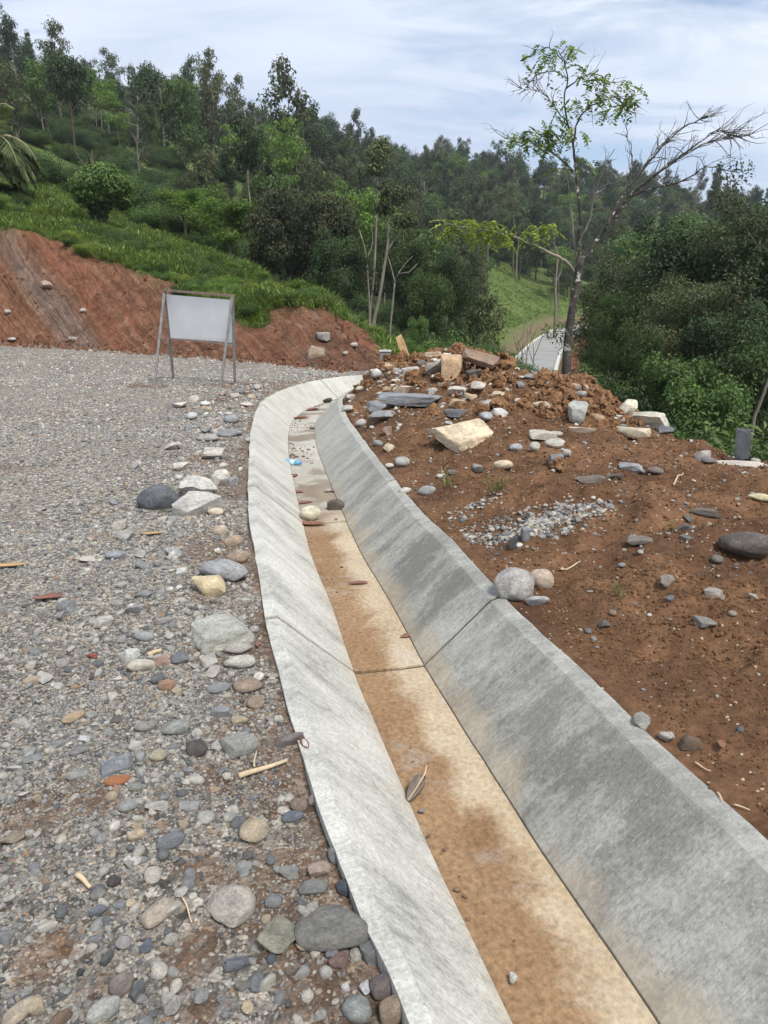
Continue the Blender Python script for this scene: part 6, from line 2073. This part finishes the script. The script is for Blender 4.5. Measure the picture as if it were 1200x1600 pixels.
# --- palm at the left edge
def build_palm():
    rg = np.random.default_rng(9)
    p = at(14, 500, 47)
    g = ground_at(p[0], p[1])
    top = at(14, 225, 47)[2]
    root = empty('palm_tree', (p[0], p[1], g))
    tag(root, 'coconut palm with drooping fronds at the left edge above the bank', 'tree')
    H = top - g
    mb = MB(); mb.tube([(0, 0, -.3), (.1, 0, H * .5), (.05, .1, H)], [.22, .16, .14], 9); mb.build('trunk', M['bark_pale'], root, True)
    for k in range(42):
        az = k * 2.399 + rg.uniform(-.2, .2)
        el = rg.uniform(-.25, 1.25)
        ln = rg.uniform(2.5, 3.5)
        d = np.array([math.cos(az) * math.cos(el), math.sin(az) * math.cos(el), math.sin(el)])
        P = [np.array([.05, .1, H])]
        for i in range(14):
            d = d + np.array([0, 0, -.10 - .01 * i]); d /= np.linalg.norm(d)
            P.append(P[-1] + d * ln / 14)
        P = np.array(P)
        c = Crown()
        T = np.gradient(P, axis=0); T /= np.linalg.norm(T, axis=1, keepdims=True)
        m_ = 64
        f = np.linspace(.12, 1, m_)
        C0 = np.stack([np.interp(f, np.linspace(0, 1, 15), P[:, a]) for a in range(3)], 1)
        TT = np.stack([np.interp(f, np.linspace(0, 1, 15), T[:, a]) for a in range(3)], 1)
        sd_ = np.cross(TT, [0, 0, 1.0]); sd_ /= np.linalg.norm(sd_, axis=1, keepdims=True) + 1e-6
        for s_ in (-1, 1):
            U = sd_ * s_ + TT * .7 + np.array([0, 0, -.55]) + rg.normal(0, .12, (m_, 3))
            U /= np.linalg.norm(U, axis=1, keepdims=True)
            L = .95 * np.sin(np.pi * (f * .8 + .15))
            Nn = np.cross(U, TT) + rg.normal(0, .2, (m_, 3))
            c.add(*leaf_quads(C0 + U * L[:, None] * .5, U, Nn, L, .085, rg, np.full(m_, rg.uniform(.1, .9))))
        fr = c.mesh('frond'); fr.materials.append(M['lf_palm'])
        o = obj('frond', fr, None, root)
        mb = MB(); mb.tube(P, np.linspace(.035, .008, 15), 4, False); mb.build('midrib', M['twig'], o)


build_palm()

# --- near and middle-distance trees, each of its own shape
NEAR = {
    'broadA': make_tree_meshes('broadA', 'broad', 21, 10, 3.6, 19000, .20, 8),
    'broadB': make_tree_meshes('broadB', 'broad', 22, 10, 3.9, 19000, .18, 8),
    'broadC': make_tree_meshes('broadC', 'slender', 23, 10, 3.0, 5200, .17, 8),
    'oliveA': make_tree_meshes('oliveA', 'shaggy', 24, 10, 3.3, 20000, .15, 8),
    'shaggyA': make_tree_meshes('shaggyA', 'shaggy', 25, 10, 4.0, 22000, .26, 8),
    'bushA': make_tree_meshes('bushA', 'shrub', 26, 4, 2.2, 6500, .15, 6),
    'bushB': make_tree_meshes('bushB', 'shrub', 27, 4, 2.4, 5000, .20, 6),
    'lightA': make_tree_meshes('lightA', 'broad', 28, 8, 2.8, 9000, .22, 6),
}
T_ = [
    ('oliveA', 10, 1025, 360, 36, 'lf_olive', 'bark_dark', 'olive-green leafy tree just right of the slender half-bare tree', 1.15),
    ('oliveA', 10, 975, 430, 33, 'lf_mid', 'bark_dark', 'greyish green tree at the left end of the right-hand grove', .62),
    ('broadB', 10, 1085, 335, 36, 'lf_dark', 'bark_dark', 'very dark dense tree in the middle of the right-hand grove', 1.15),
    ('broadA', 10, 1165, 345, 33, 'lf_dark', 'bark_dark', 'dark leafy tree near the right edge of the grove', 1.1),
    ('broadC', 10, 1172, 345, 31, 'lf_olive', 'bark_pale', 'taller sparse tree at right whose top stands against the sky', .9),
    ('broadB', 10, 1255, 330, 35, 'lf_dark', 'bark_dark', 'dark tree cut by the right edge', 1.1),
    ('oliveA', 10, 1075, 405, 30, 'lf_olive', 'bark_dark', 'olive tree in front of the dark dense tree', .95),
    ('broadA', 10, 1120, 470, 28, 'lf_dark', 'bark_dark', 'dark green tree low in the right-hand grove', .9),
    ('broadA', 10, 1010, 500, 27, 'lf_mid', 'bark_dark', 'leafy green tree right behind the clod heap', .62),
    ('lightA', 8, 1215, 520, 25, 'lf_mid', 'bark_pale', 'light green young tree low at the right edge', .9),
    ('lightA', 8, 1065, 545, 25, 'lf_mid', 'bark_pale', 'light green young tree above the slate shard', .85),
    ('lightA', 8, 1130, 575, 23, 'lf_mid', 'bark_pale', 'leafy green sapling behind the slate shard', .8),
    ('oliveA', 10, 1060, 345, 60, 'lf_mid', 'bark_dark', 'mid green tree farther back in the right-hand grove', 1.1),
    ('oliveA', 10, 985, 375, 62, 'lf_olive', 'bark_dark', 'olive tree seen between slender trunk and right-hand grove', 1.1),
    ('broadA', 10, 1010, 345, 75, 'lf_mid', 'bark_dark', 'green tree behind the olive trees of the grove', 1.1),
    ('shaggyA', 10, 478, 288, 52, 'lf_brown', 'bark_dark', 'broad brownish-black drooping tree behind the grassy spur', 1.1),
    ('shaggyA', 10, 525, 360, 47, 'lf_dark', 'bark_dark', 'dark drooping tree at the right foot of the brownish tree', .8),
    ('broadA', 10, 430, 395, 56, 'lf_dark', 'bark_dark', 'dark round tree at the left foot of the brownish tree', .85),
    ('lightA', 8, 300, 292, 58, 'lf_bright', 'bark_pale', 'yellow-green bushy tree left of the brownish tree', 1.7),
    ('lightA', 8, 366, 308, 54, 'lf_bright', 'bark_pale', 'fresh green tree touching the brownish tree', 1.6),
    ('lightA', 8, 548, 288, 85, 'lf_bright', 'bark_pale', 'light green tree showing over the right shoulder of the brownish tree', 1.1),
    ('broadB', 10, 705, 392, 46, 'lf_dark', 'bark_dark', 'dark dense tree left of the grassy clearing', .62),
    ('shaggyA', 10, 668, 420, 42, 'lf_mid', 'bark_dark', 'green drooping tree behind the upright plank', .62),
    ('broadA', 10, 640, 360, 66, 'lf_mid', 'bark_dark', 'mid green tree behind the pale trunks', .8),
    ('oliveA', 10, 622, 300, 95, 'lf_olive', 'bark_dark', 'yellowish olive tree behind the pale trunks', .8),
    ('lightA', 8, 655, 490, 34, 'lf_mid', 'bark_pale', 'small leafy sapling on the slope behind the plank', .6),
    ('broadA', 10, 235, 300, 75, 'lf_dark', 'bark_dark', 'dark tree right of the vine-clad tree', .9),
    ('broadB', 10, 95, 262, 58, 'lf_mid', 'bark_dark', 'green tree between palm and vine-clad tree', .7),
]
for k, H0, px, pt, r, lm, bk, lb, w in T_:
    mt = NEAR[k]
    # a crown mesh keeps one material: copy the mesh data per leaf colour
    key = (k, lm, bk)
    if key not in NEAR:
        a, b_ = mt
        a2, b2 = a.copy(), b_.copy()
        a2.materials.clear(); b2.materials.clear()
        a2.materials.append(M[bk]); b2.materials.append(M[lm])
        NEAR[key] = (a2, b2)
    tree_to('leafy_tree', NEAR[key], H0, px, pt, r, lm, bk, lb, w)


# tall pale-trunked trees left of centre
def pale_tree(px_pts, r, w0, w1, crowns, label, lm='lf_olive', forks=()):
    rg = np.random.default_rng(len(label))
    b0 = at(px_pts[0][0], px_pts[0][1], r)
    gz = ground_at(b0[0], b0[1])
    root = empty('pale_trunk_tree', (b0[0], b0[1], gz))
    tag(root, label, 'tree')
    off = np.array([b0[0], b0[1], gz])
    sc = r / F_PX
    P = np.array([at(x, y, r) for x, y in px_pts]) - off
    P = np.vstack([[P[0, 0], P[0, 1], -.3], P])
    Q = catmull(P, .35)[0]
    mb = MB(); mb.tube(Q, np.linspace(w0 * sc / 2, w1 * sc / 2, len(Q)), 8); mb.build('trunk', M['bark_pale'], root, True)
    for f in forks:
        Fp = catmull(np.array([at(x, y, r + rg.uniform(-.3, .3)) for x, y in f]) - off, .3)[0]
        mb = MB(); mb.tube(Fp, np.linspace(w0 * sc * .3, .012, len(Fp)), 6); mb.build('branch', M['bark_pale'], root, True)
    if crowns:
        c = Crown()
        for x, y, w, h, n_ in crowns:
            c.blob(rg, at(x, y, r) - off, (w / 2 * sc, w / 2 * sc, h / 2 * sc), n_, .26, .5, .3, .3)
        me = c.mesh('crown'); me.materials.append(M[lm]); obj('crown', me, None, root)


pale_tree([(584, 505), (592, 470), (600, 420), (606, 380), (608, 330), (612, 300)], 44, 7, 2.5, [(612, 300, 50, 34, 420), (632, 345, 44, 22, 260), (600, 325, 30, 20, 150)], 'tallest leaning pale trunk standing at the end of the red bank', forks=[[(604, 395), (618, 372), (634, 358)]])
pale_tree([(578, 490), (584, 430), (588, 350), (590, 280), (592, 235)], 52, 5, 2, [(592, 240, 40, 30, 420), (586, 265, 30, 22, 240), (598, 225, 22, 20, 160)], 'thin pale trunk with yellowish top behind the leaning one', 'lf_yellow2' if 'lf_yellow2' in M else 'lf_olive')
pale_tree([(608, 540), (611, 500), (615, 460), (617, 440)], 38, 4, 2.4, [], 'small bare forked tree below the green drooping tree', forks=[[(617, 440), (628, 418), (645, 400)], [(617, 442), (612, 420), (606, 400)], [(622, 428), (640, 425), (652, 412)]])
pale_tree([(577, 480), (575, 440), (572, 400), (565, 370)], 50, 4, 1.8, [], 'bare crooked pale trunk left of the tallest one', forks=[[(573, 405), (582, 380), (580, 350)], [(566, 375), (560, 355), (556, 345)]])
pale_tree([(868, 490), (868, 450), (870, 420), (872, 400)], 150, 5, 2.5, [], 'bare forked trunk beside the far road', forks=[[(869, 440), (876, 425), (879, 405)], [(872, 400), (868, 385), (864, 378)]])
pale_tree([(1176, 668), (1190, 625), (1202, 590), (1214, 560)], 21, 6, 4, [], 'pale trunk leaning to the right at the right edge')
pale_tree([(767, 555), (769, 520), (768, 485)], 70, 2, 1.2, [], 'thin bare pole in the grassy clearing')
for i_, (px, py0, py1) in enumerate(((815, 575, 490), (822, 580, 500), (808, 570, 515), (832, 590, 505))):
    pale_tree([(px, py0), (px + 2, (py0 + py1) / 2), (px + 6 - 4 * i_, py1)], 30 + i_, 1.8, .8, [], ('leftmost', 'second', 'third', 'last')[i_] + ' of the thin bare saplings before the far road'
              if i_ in (0, 3) else ('bare wiry sapling in front of the far road kerb', 'short bare sapling beside the clods')[i_ - 1], forks=[[(px + 1, py0 - 30), (px + 12, py0 - 55), (px + 20, py1 + 5)], [(px + 2, py0 - 20), (px - 8, py0 - 50)]])


# vine-clad tree on the left slope
def build_vine_tree():
    rg = np.random.default_rng(77)
    r = 41
    p = at(155, 388, r)
    g = ground_at(p[0], p[1])
    root = empty('vine_clad_tree', (p[0], p[1], g))
    tag(root, 'small round tree with its trunk wrapped in dark vines on the grassy slope', 'tree')
    off = np.array([p[0], p[1], g]); sc = r / F_PX
    mb = MB(); mb.tube([(0, 0, -.2), (.05, 0, 1.5), (0, .1, 3.2)], [.2, .16, .1], 8)
    for k in range(7):
        mb.tube(limb((0, .05, 2.2 + .1 * k), (math.cos(k * 2.4), math.sin(k * 2.4), .7), 1.5, rg), np.linspace(.07, .02, 6), 5, False)
    mb.build('trunk', M['bark_dark'], root, True)
    c = Crown()
    for x, y, w, h, n_ in ((158, 285, 78, 44, 3800), (135, 292, 44, 30, 1500), (182, 292, 44, 36, 1600), (158, 268, 50, 26, 1400), (195, 310, 30, 24, 600), (150, 310, 56, 26, 1500)):
        c.blob(rg, at(x, y, r) - off, (w / 2 * sc, w / 2 * sc, h / 2 * sc), n_, .16, .6, .3, .4)
    me = c.mesh('crown'); me.materials.append(M['lf_mid']); obj('crown', me, None, root)
    c = Crown()
    for y, w in ((390, 34), (378, 30), (365, 25), (350, 22), (335, 24), (322, 34)):
        c.blob(rg, at(155, y, r) - off, (w / 2 * sc, w / 2 * sc, 11 * sc), 800, .14, .7, .7, .6)
    me = c.mesh('vines'); me.materials.append(M['lf_dark']); obj('vines', me, None, root)


build_vine_tree()

# shrubs on the slope, at the heap's foot and by the far road
BUSHES = [('bushA', 60, 300, 44, 1.0, 'lf_mid', 'green shrub below the palm'), ('bushB', 20, 300, 40, 1.1, 'lf_bright', 'light green shrub at the left edge below the palm'),
          ('bushA', 105, 318, 44, .8, 'lf_dark', 'dark shrub left of the vine-clad tree'), ('bushB', 40, 335, 36, .55, 'lf_yellow', 'yellowish broad-leaved weed at the top of the left bank'),
          ('bushB', 62, 352, 34.5, .5, 'lf_yellow', 'pale green weed on the bank edge right of the yellowish one'), ('bushB', 125, 372, 33.5, .5, 'lf_yellow', 'yellow-flowered weed overhanging the left bank'),
          ('bushA', 225, 345, 47, .9, 'lf_mid', 'shrub right of the vine-clad tree'), ('bushA', 268, 365, 42, .7, 'lf_mid', 'low shrub on the crest of the grassy slope'),
          ('bushB', 318, 440, 30, .5, 'lf_mid', 'leafy weed on the slope behind the sign'), ('bushB', 300, 420, 32, .5, 'lf_mid', 'leafy clump above the sign'),
          ('bushB', 426, 440, 27, .35, 'lf_yellow', 'bright yellow-green sprig on the grassy spur'), ('bushA', 520, 478, 25, .45, 'lf_mid', 'leafy shrub on the spur edge'),
          ('bushA', 560, 495, 25, .5, 'lf_mid', 'green shrub near the end of the spur'), ('bushA', 600, 545, 27, .7, 'lf_mid', 'shrub behind the end of the red bank'),
          ('bushA', 655, 538, 24, .62, 'lf_bright', 'bright shrub behind the plank'), ('bushA', 700, 543, 27, .62, 'lf_mid', 'green shrub behind the cracked tan block'),
          ('bushA', 1000, 640, 17, .7, 'lf_mid', 'green shrub behind the pale blocky rock'), ('bushB', 1065, 668, 14, .42, 'lf_bright', 'spiky grass clump behind the long pale rock'),
          ('bushA', 1140, 650, 17, .8, 'lf_dark', 'dark shrub behind the slate shard'), ('bushB', 1185, 662, 15, .7, 'lf_mid', 'big-leaved shrub right of the slate shard'),
          ('bushA', 1100, 640, 20, .9, 'lf_mid', 'shrub on the slope left of the slate shard'), ('bushA', 940, 600, 20, .9, 'lf_dark', 'dark shrub right of the slender trunk base'),
          ('bushB', 1240, 640, 19, .9, 'lf_mid', 'shrub cut by the right edge'), ('bushA', 1050, 610, 24, 1.1, 'lf_dark', 'shadowy shrub under the grove')]
for k, px, pt, r, w, lm, lb in BUSHES:
    key = (k, lm)
    if key not in NEAR:
        a, b_ = NEAR[k]
        a2, b2 = a.copy(), b_.copy(); a2.materials.clear(); b2.materials.clear()
        a2.materials.append(M['bark_dark']); b2.materials.append(M[lm])
        NEAR[key] = (a2, b2)
    tree_to('shrub', NEAR[key], 3.2, px, pt, r, lm, 'bark_dark', lb, w if w > .6 else 1.0, cat='shrub')

# ------------------------------------------------------------------ the wooded hillside
FAR = [('tall_tree', make_tree_meshes('f1', 'slender', 41, 15, 4.2, 2000, .6), 15, 'lf_dark', 'bark_pale', 'tall slender pale-trunked tree', 1.4),
       ('tall_tree', make_tree_meshes('f2', 'slender', 42, 16, 4.4, 2100, .58), 16, 'lf_olive', 'bark_pale', 'tall thin pale-trunked olive tree', 1.4),
       ('forest_tree', make_tree_meshes('f3', 'broad', 43, 12, 4.2, 3200, .52), 12, 'lf_dark', 'bark_dark', 'dense dark round-crowned tree', 3.2),
       ('forest_tree', make_tree_meshes('f4', 'broad', 44, 13, 4.8, 3600, .52), 13, 'lf_dark', 'bark_dark', 'dense dark broad tree', 3.2),
       ('forest_tree', make_tree_meshes('f5', 'broad', 45, 11, 4.0, 2900, .5), 10, 'lf_mid', 'bark_dark', 'mid green rounded tree', 3.2),
       ('cone_tree', make_tree_meshes('f6', 'conic', 46, 15, 3.2, 2300, .55), 15, 'lf_dark', 'bark_dark', 'dark conical tree', 1.8),
       ('forest_tree', make_tree_meshes('f7', 'shaggy', 47, 12, 3.6, 2200, .50), 12, 'lf_brown', 'bark_pale', 'grey-brown thinning tree', 1.6),
       ('bare_tree', make_tree_meshes('f8', 'dead', 48, 12, 4.0, 0, .5), 12, 'lf_brown', 'bark_pale', 'leafless grey tree', 1.5),
       ('forest_tree', make_tree_meshes('f9', 'umbrella', 49, 12, 4.4, 1500, .55), 12, 'lf_bright', 'bark_pale', 'flat-topped light green tree', 1.7),
       ('forest_tree', make_tree_meshes('f10', 'shaggy', 50, 12, 3.8, 2600, .50), 12, 'lf_olive', 'bark_dark', 'dull olive drooping tree', 2.6)]
for nm, (a, b_), *_r in FAR:
    a.materials.append(M[_r[2]])
    if b_ is not None: b_.materials.append(M[_r[1]])


def build_forest():
    rg = np.random.default_rng(31)
    n = 16000
    r = np.sqrt(rg.uniform(55 ** 2, 520 ** 2, n)) * rg.uniform(.55, 1, n)
    r = np.clip(r, 58, 520)
    a = np.radians(rg.uniform(-33, 33, n))
    P = np.stack([np.sin(a) * r, np.cos(a) * r], 1)
    z = terrain(P)
    px, py, dep = project(np.column_stack([P, z]))
    fl, _, _ = polydist(P, FROAD, FN, FS)
    dens = np.ones(n)
    dens[(px > 738) & (px < 872) & (py > 425) & (r < 230)] = .03
    dens[(np.abs(fl) < 11) & (r < 235)] = 0
    grassy = sstep(-.25, .15, fbm(P[:, 0] / 34, P[:, 1] / 34, 0, 301, 3))
    dens *= np.where(px < 420, 1 - .93 * grassy * (py < 330) , 1 - .4 * grassy)
    dens[(px < 330) & (py > 285)] *= .35
    dens[(r < 95) & (px < 650)] = 0
    dens[(r < 120) & (px > 780) & (px < 900)] = 0
    ok = rg.uniform(0, 1, n) < dens
    P, z, px, py, r = P[ok], z[ok], px[ok], py[ok], r[ok]
    keep, grid = [], {}
    for i in range(len(P)):
        sp = 4.0 + r[i] * .0045
        key = (int(P[i, 0] // 8), int(P[i, 1] // 8))
        bad = False
        for u in (-1, 0, 1):
            for v in (-1, 0, 1):
                for j in grid.get((key[0] + u, key[1] + v), ()):
                    if (P[i, 0] - P[j, 0]) ** 2 + (P[i, 1] - P[j, 1]) ** 2 < sp * sp:
                        bad = True; break
                if bad: break
            if bad: break
        if not bad:
            grid.setdefault(key, []).append(i); keep.append(i)
    keep = np.array(keep)
    P, z, px, py, r = P[keep], z[keep], px[keep], py[keep], r[keep]
    w = np.array([f[6] for f in FAR]); w /= w.sum()
    kd = rg.choice(len(FAR), len(P), p=w)
    sc = (.52 + .78 * rg.uniform(0, 1, len(P)) ** 1.4) * np.where(px < 200, .85, 1) * np.where(r < 110, .8, 1)
    vis = (px > -40) & (px < 1240) & (r > 55)
    size = np.where(vis, sc * 12 / r, 0)
    order = np.argsort(-size)
    ind = order[:285]
    rest = order[285:]
    first = {}
    for i in ind:
        nm, (tm, cm), H, lm, bk, lb, _ = FAR[kd[i]]
        where = 'at the hill foot behind the spur' if (px[i] < 560 and r[i] < 110) else \
                'on the grassy upper-left hillside' if px[i] < 330 else \
                'on the hillside above the brownish tree' if px[i] < 640 else \
                'on the slope around the clearing' if px[i] < 900 else 'beyond the right-hand grove'
        lab = '%s %s' % (lb, where)
        s = sc[i]
        o = place_tree(nm, (tm, cm), (P[i, 0], P[i, 1], z[i] - .2), (s * rg.uniform(.7, .95), s * rg.uniform(.7, .95), s * rg.uniform(.95, 1.15)), rg.uniform(0, 6.28), lm, bk, 'x', 'tree')
        band = 'low' if z[i] < 12 else 'midway up' if z[i] < 38 else 'high up'
        pend(o, lab + ', ' + band, px[i], lb.replace(' tree', ' trees', 1) + ' of the hillside')
        first.setdefault(kd[i], [c for c in o.children])
    for k in range(len(FAR)):
        if k not in first: first[k] = first[2]
    protos = [first[k] for k in range(len(FAR))]
    m_ = len(rest)
    s = sc[rest]
    scl = np.stack([s * rg.uniform(.7, .95, m_), s * rg.uniform(.7, .95, m_), s * rg.uniform(.95, 1.15, m_)], 1)
    rot = np.stack([rg.normal(0, .03, m_), rg.normal(0, .03, m_), rg.uniform(0, 6.28, m_)], 1)
    o = gn_scatter('forest', np.column_stack([P[rest], z[rest] - .2]), scl, rot, kd[rest], protos, None)
    tag(o, 'dense tropical forest covering the upper hillside and ridge', 'forest', kind='stuff')
    print('forest', len(P))
    # undergrowth
    n = 9000
    r = rg.uniform(30, 330, n)
    a = np.radians(rg.uniform(-33, 33, n))
    P = np.stack([np.sin(a) * r, np.cos(a) * r], 1)
    z, mk = terrain(P, True)
    fl, _, _ = polydist(P, FROAD, FN, FS)
    px, py, dep = project(np.column_stack([P, z]))
    g = fbm(P[:, 0] / 20, P[:, 1] / 20, 0, 331, 3)
    k = (mk['grass'] > .8) & ((fl > 8) | (fl < -14)) & (g > -.25) & ~((px > 735) & (px < 875) & (py > 420) & (py < 570) & (rg.uniform(0, 1, n) > .05)) & ~((r < 55) & (px < 640)) & ~((px > 785) & (px < 905) & (r < 210)) & ~((px < 400) & (r > 55) & (g < .15))
    P, z, r = P[k], z[k], r[k]
    m_ = len(P)
    s = rg.uniform(.25, .75, m_) * (1 + r / 400)
    scl = np.stack([s * 1.2, s * 1.2, s], 1)
    rot = np.stack([np.zeros(m_), np.zeros(m_), rg.uniform(0, 6.28, m_)], 1)
    shr = [[c for c in o.children if c.name.startswith('foliage')][0] for o in bpy.data.objects if o.get('category') == 'shrub']
    mats = {}
    for c in shr: mats.setdefault(c.data.materials[0].name, c)
    pr = [mats['leaf_dark'], mats['leaf_mid'], mats['leaf_mid']]
    o = gn_scatter('undergrowth', np.column_stack([P, z - .1]), scl, rot, rg.integers(0, 3, m_), pr, None)
    tag(o, 'bushy undergrowth between the trees of the hillside', 'undergrowth', kind='stuff')


build_forest()


# ------------------------------------------------------------------ grass
def tuft_mesh(seed, n, Lr, spread):
    rg = np.random.default_rng(seed)
    c = Crown()
    for _ in range(n):
        az, el = rg.uniform(0, 6.28), rg.uniform(.75, 1.45)
        d = np.array([math.cos(az) * math.cos(el), math.sin(az) * math.cos(el), math.sin(el)])
        L = rg.uniform(*Lr)
        b0 = np.array([rg.normal(0, spread), rg.normal(0, spread), 0])
        mid = b0 + d * L * .55
        d2 = d + np.array([math.cos(az), math.sin(az), -.55]) * .5; d2 /= np.linalg.norm(d2)
        nn_ = np.cross(d, [math.sin(az), -math.cos(az), .1])
        t = np.array([rg.uniform(0, 1)])
        c.add(*leaf_quads((b0 + mid)[None] / 2, d[None], nn_[None], L * .6, L * .055, rg, t))
        c.add(*leaf_quads((mid + d2 * L * .2)[None], d2[None], nn_[None], L * .5, L * .05, rg, t))
    return c.mesh('grass_tuft')


def build_grass():
    rg = np.random.default_rng(61)
    tf = []
    for i, (px, py, lb) in enumerate([(970, 935, 'small grass tuft on the bare soil right of the tan cobble'), (700, 762, 'little green tuft beside the smooth grey cobble'),
                                      (775, 772, 'spreading green weed below the tan oblong cobble'), (1047, 830, 'bright seedling on the soil slope'), (353, 1008, 'green seedling at the foot of the broad pale rock')]):
        me = tuft_mesh(70 + i, (16, 14, 20, 9, 6)[i], (.28, .55), .06)
        me.materials.append(M['grass'])
        p = hit(px, py)
        o = obj('grass_tuft', me, None, None, p)
        s = (.22, .3, .4, .16, .10)[i]
        o.scale = (s,) * 3
        tag(o, lb, 'grass')
        tf.append(o)
    n = 150000
    r = rg.uniform(19, 75, n)
    a = np.radians(rg.uniform(-36, 8, n))
    P = np.stack([np.sin(a) * r, np.cos(a) * r], 1)
    z, mk = terrain(P, True)
    k = (mk['grass'] > rg.uniform(.3, .8, n)) & ((r < 45) | (rg.uniform(0, 1, n) < .5))
    P, z, r = P[k], z[k], r[k]
    m_ = len(P)
    hgt = (1.0 + .7 * fbm(P[:, 0] / 2, P[:, 1] / 2, 0, 401, 3)) * rg.uniform(.6, 1.2, m_)
    hgt = np.clip(hgt, .3, 2) * (.40 + r / 130)
    scl = np.stack([hgt * 1.3, hgt * 1.3, hgt], 1)
    rot = np.stack([rg.normal(0, .15, m_), rg.normal(0, .15, m_), rg.uniform(0, 6.28, m_)], 1)
    o = gn_scatter('grass', np.column_stack([P, z - .03]), scl, rot, rg.integers(0, 3, m_), tf[:3], None)
    tag(o, 'rough green grass covering the slope above the cut banks', 'grass', kind='stuff')
    # leafy weeds among the grass
    fo = {}
    for q in bpy.data.objects:
        if q.name.startswith('foliage') and q.data: fo.setdefault(q.data.materials[0].name, q)
    pr = [fo['leaf_mid'], fo['leaf_bright'], fo['leaf_yellow_green'], fo['leaf_mid']]
    k = rg.uniform(0, 1, m_) < (.012 + .05 * (fbm(P[:, 0] / 3, P[:, 1] / 3, 0, 411, 3) > .35))
    Q, zq = P[k], z[k]
    w = len(Q)
    s = rg.uniform(.05, .17, w)
    o = gn_scatter('slope_weeds', np.column_stack([Q, zq - .02]), np.stack([s * 1.2, s * 1.2, s], 1), np.stack([np.zeros(w)] * 2 + [rg.uniform(0, 6.28, w)], 1), rg.choice(4, w, p=[.45, .25, .08, .22]), pr, None)
    tag(o, 'broad-leaved weeds and creepers among the slope grass', 'weeds', kind='stuff')
    # thin grass on the far clearing
    n = 9000
    r = rg.uniform(70, 240, n)
    a = np.radians(rg.uniform(4, 16, n))
    P = np.stack([np.sin(a) * r, np.cos(a) * r], 1)
    z = terrain(P)
    fl, _, _ = polydist(P, FROAD, FN, FS)
    k = (fl > 6) | (fl < -8.5)
    P, z, r, fl = P[k], z[k], r[k], fl[k]
    m_ = len(P)
    h = rg.uniform(.8, 1.6, m_)
    o = gn_scatter('clearing_grass', np.column_stack([P, z - .05]), np.stack([h * 1.6, h * 1.6, h], 1), np.stack([np.zeros(m_)] * 2 + [rg.uniform(0, 6.28, m_)], 1), rg.integers(0, 3, m_), tf[:3], None)
    tag(o, 'tall grass on the clearing beside the far road', 'grass', kind='stuff')


build_grass()


# ------------------------------------------------------------------ damp air
def build_haze():
    V = [(x, y, z) for x in (-700, 700) for y in (-60, 1000) for z in (-30, 165)]
    mb = MB(); mb.add(V, [(0, 1, 3, 2), (4, 6, 7, 5), (0, 4, 5, 1), (2, 3, 7, 6), (0, 2, 6, 4), (1, 5, 7, 3)])
    m = bpy.data.materials.new('haze_air'); m.use_nodes = True
    nt = m.node_tree; nt.nodes.clear()
    out = nt.nodes.new('ShaderNodeOutputMaterial')
    v = nt.nodes.new('ShaderNodeVolumePrincipled')
    v.inputs['Color'].default_value = (.86, .91, 1.0, 1)
    v.inputs['Density'].default_value = 0.0002
    v.inputs['Anisotropy'].default_value = 0.2
    nt.links.new(v.outputs[0], out.inputs['Volume'])
    o = mb.build('haze', m)
    tag(o, 'thin pale haze over the valley', 'haze', kind='stuff')


build_haze()
name_apart()
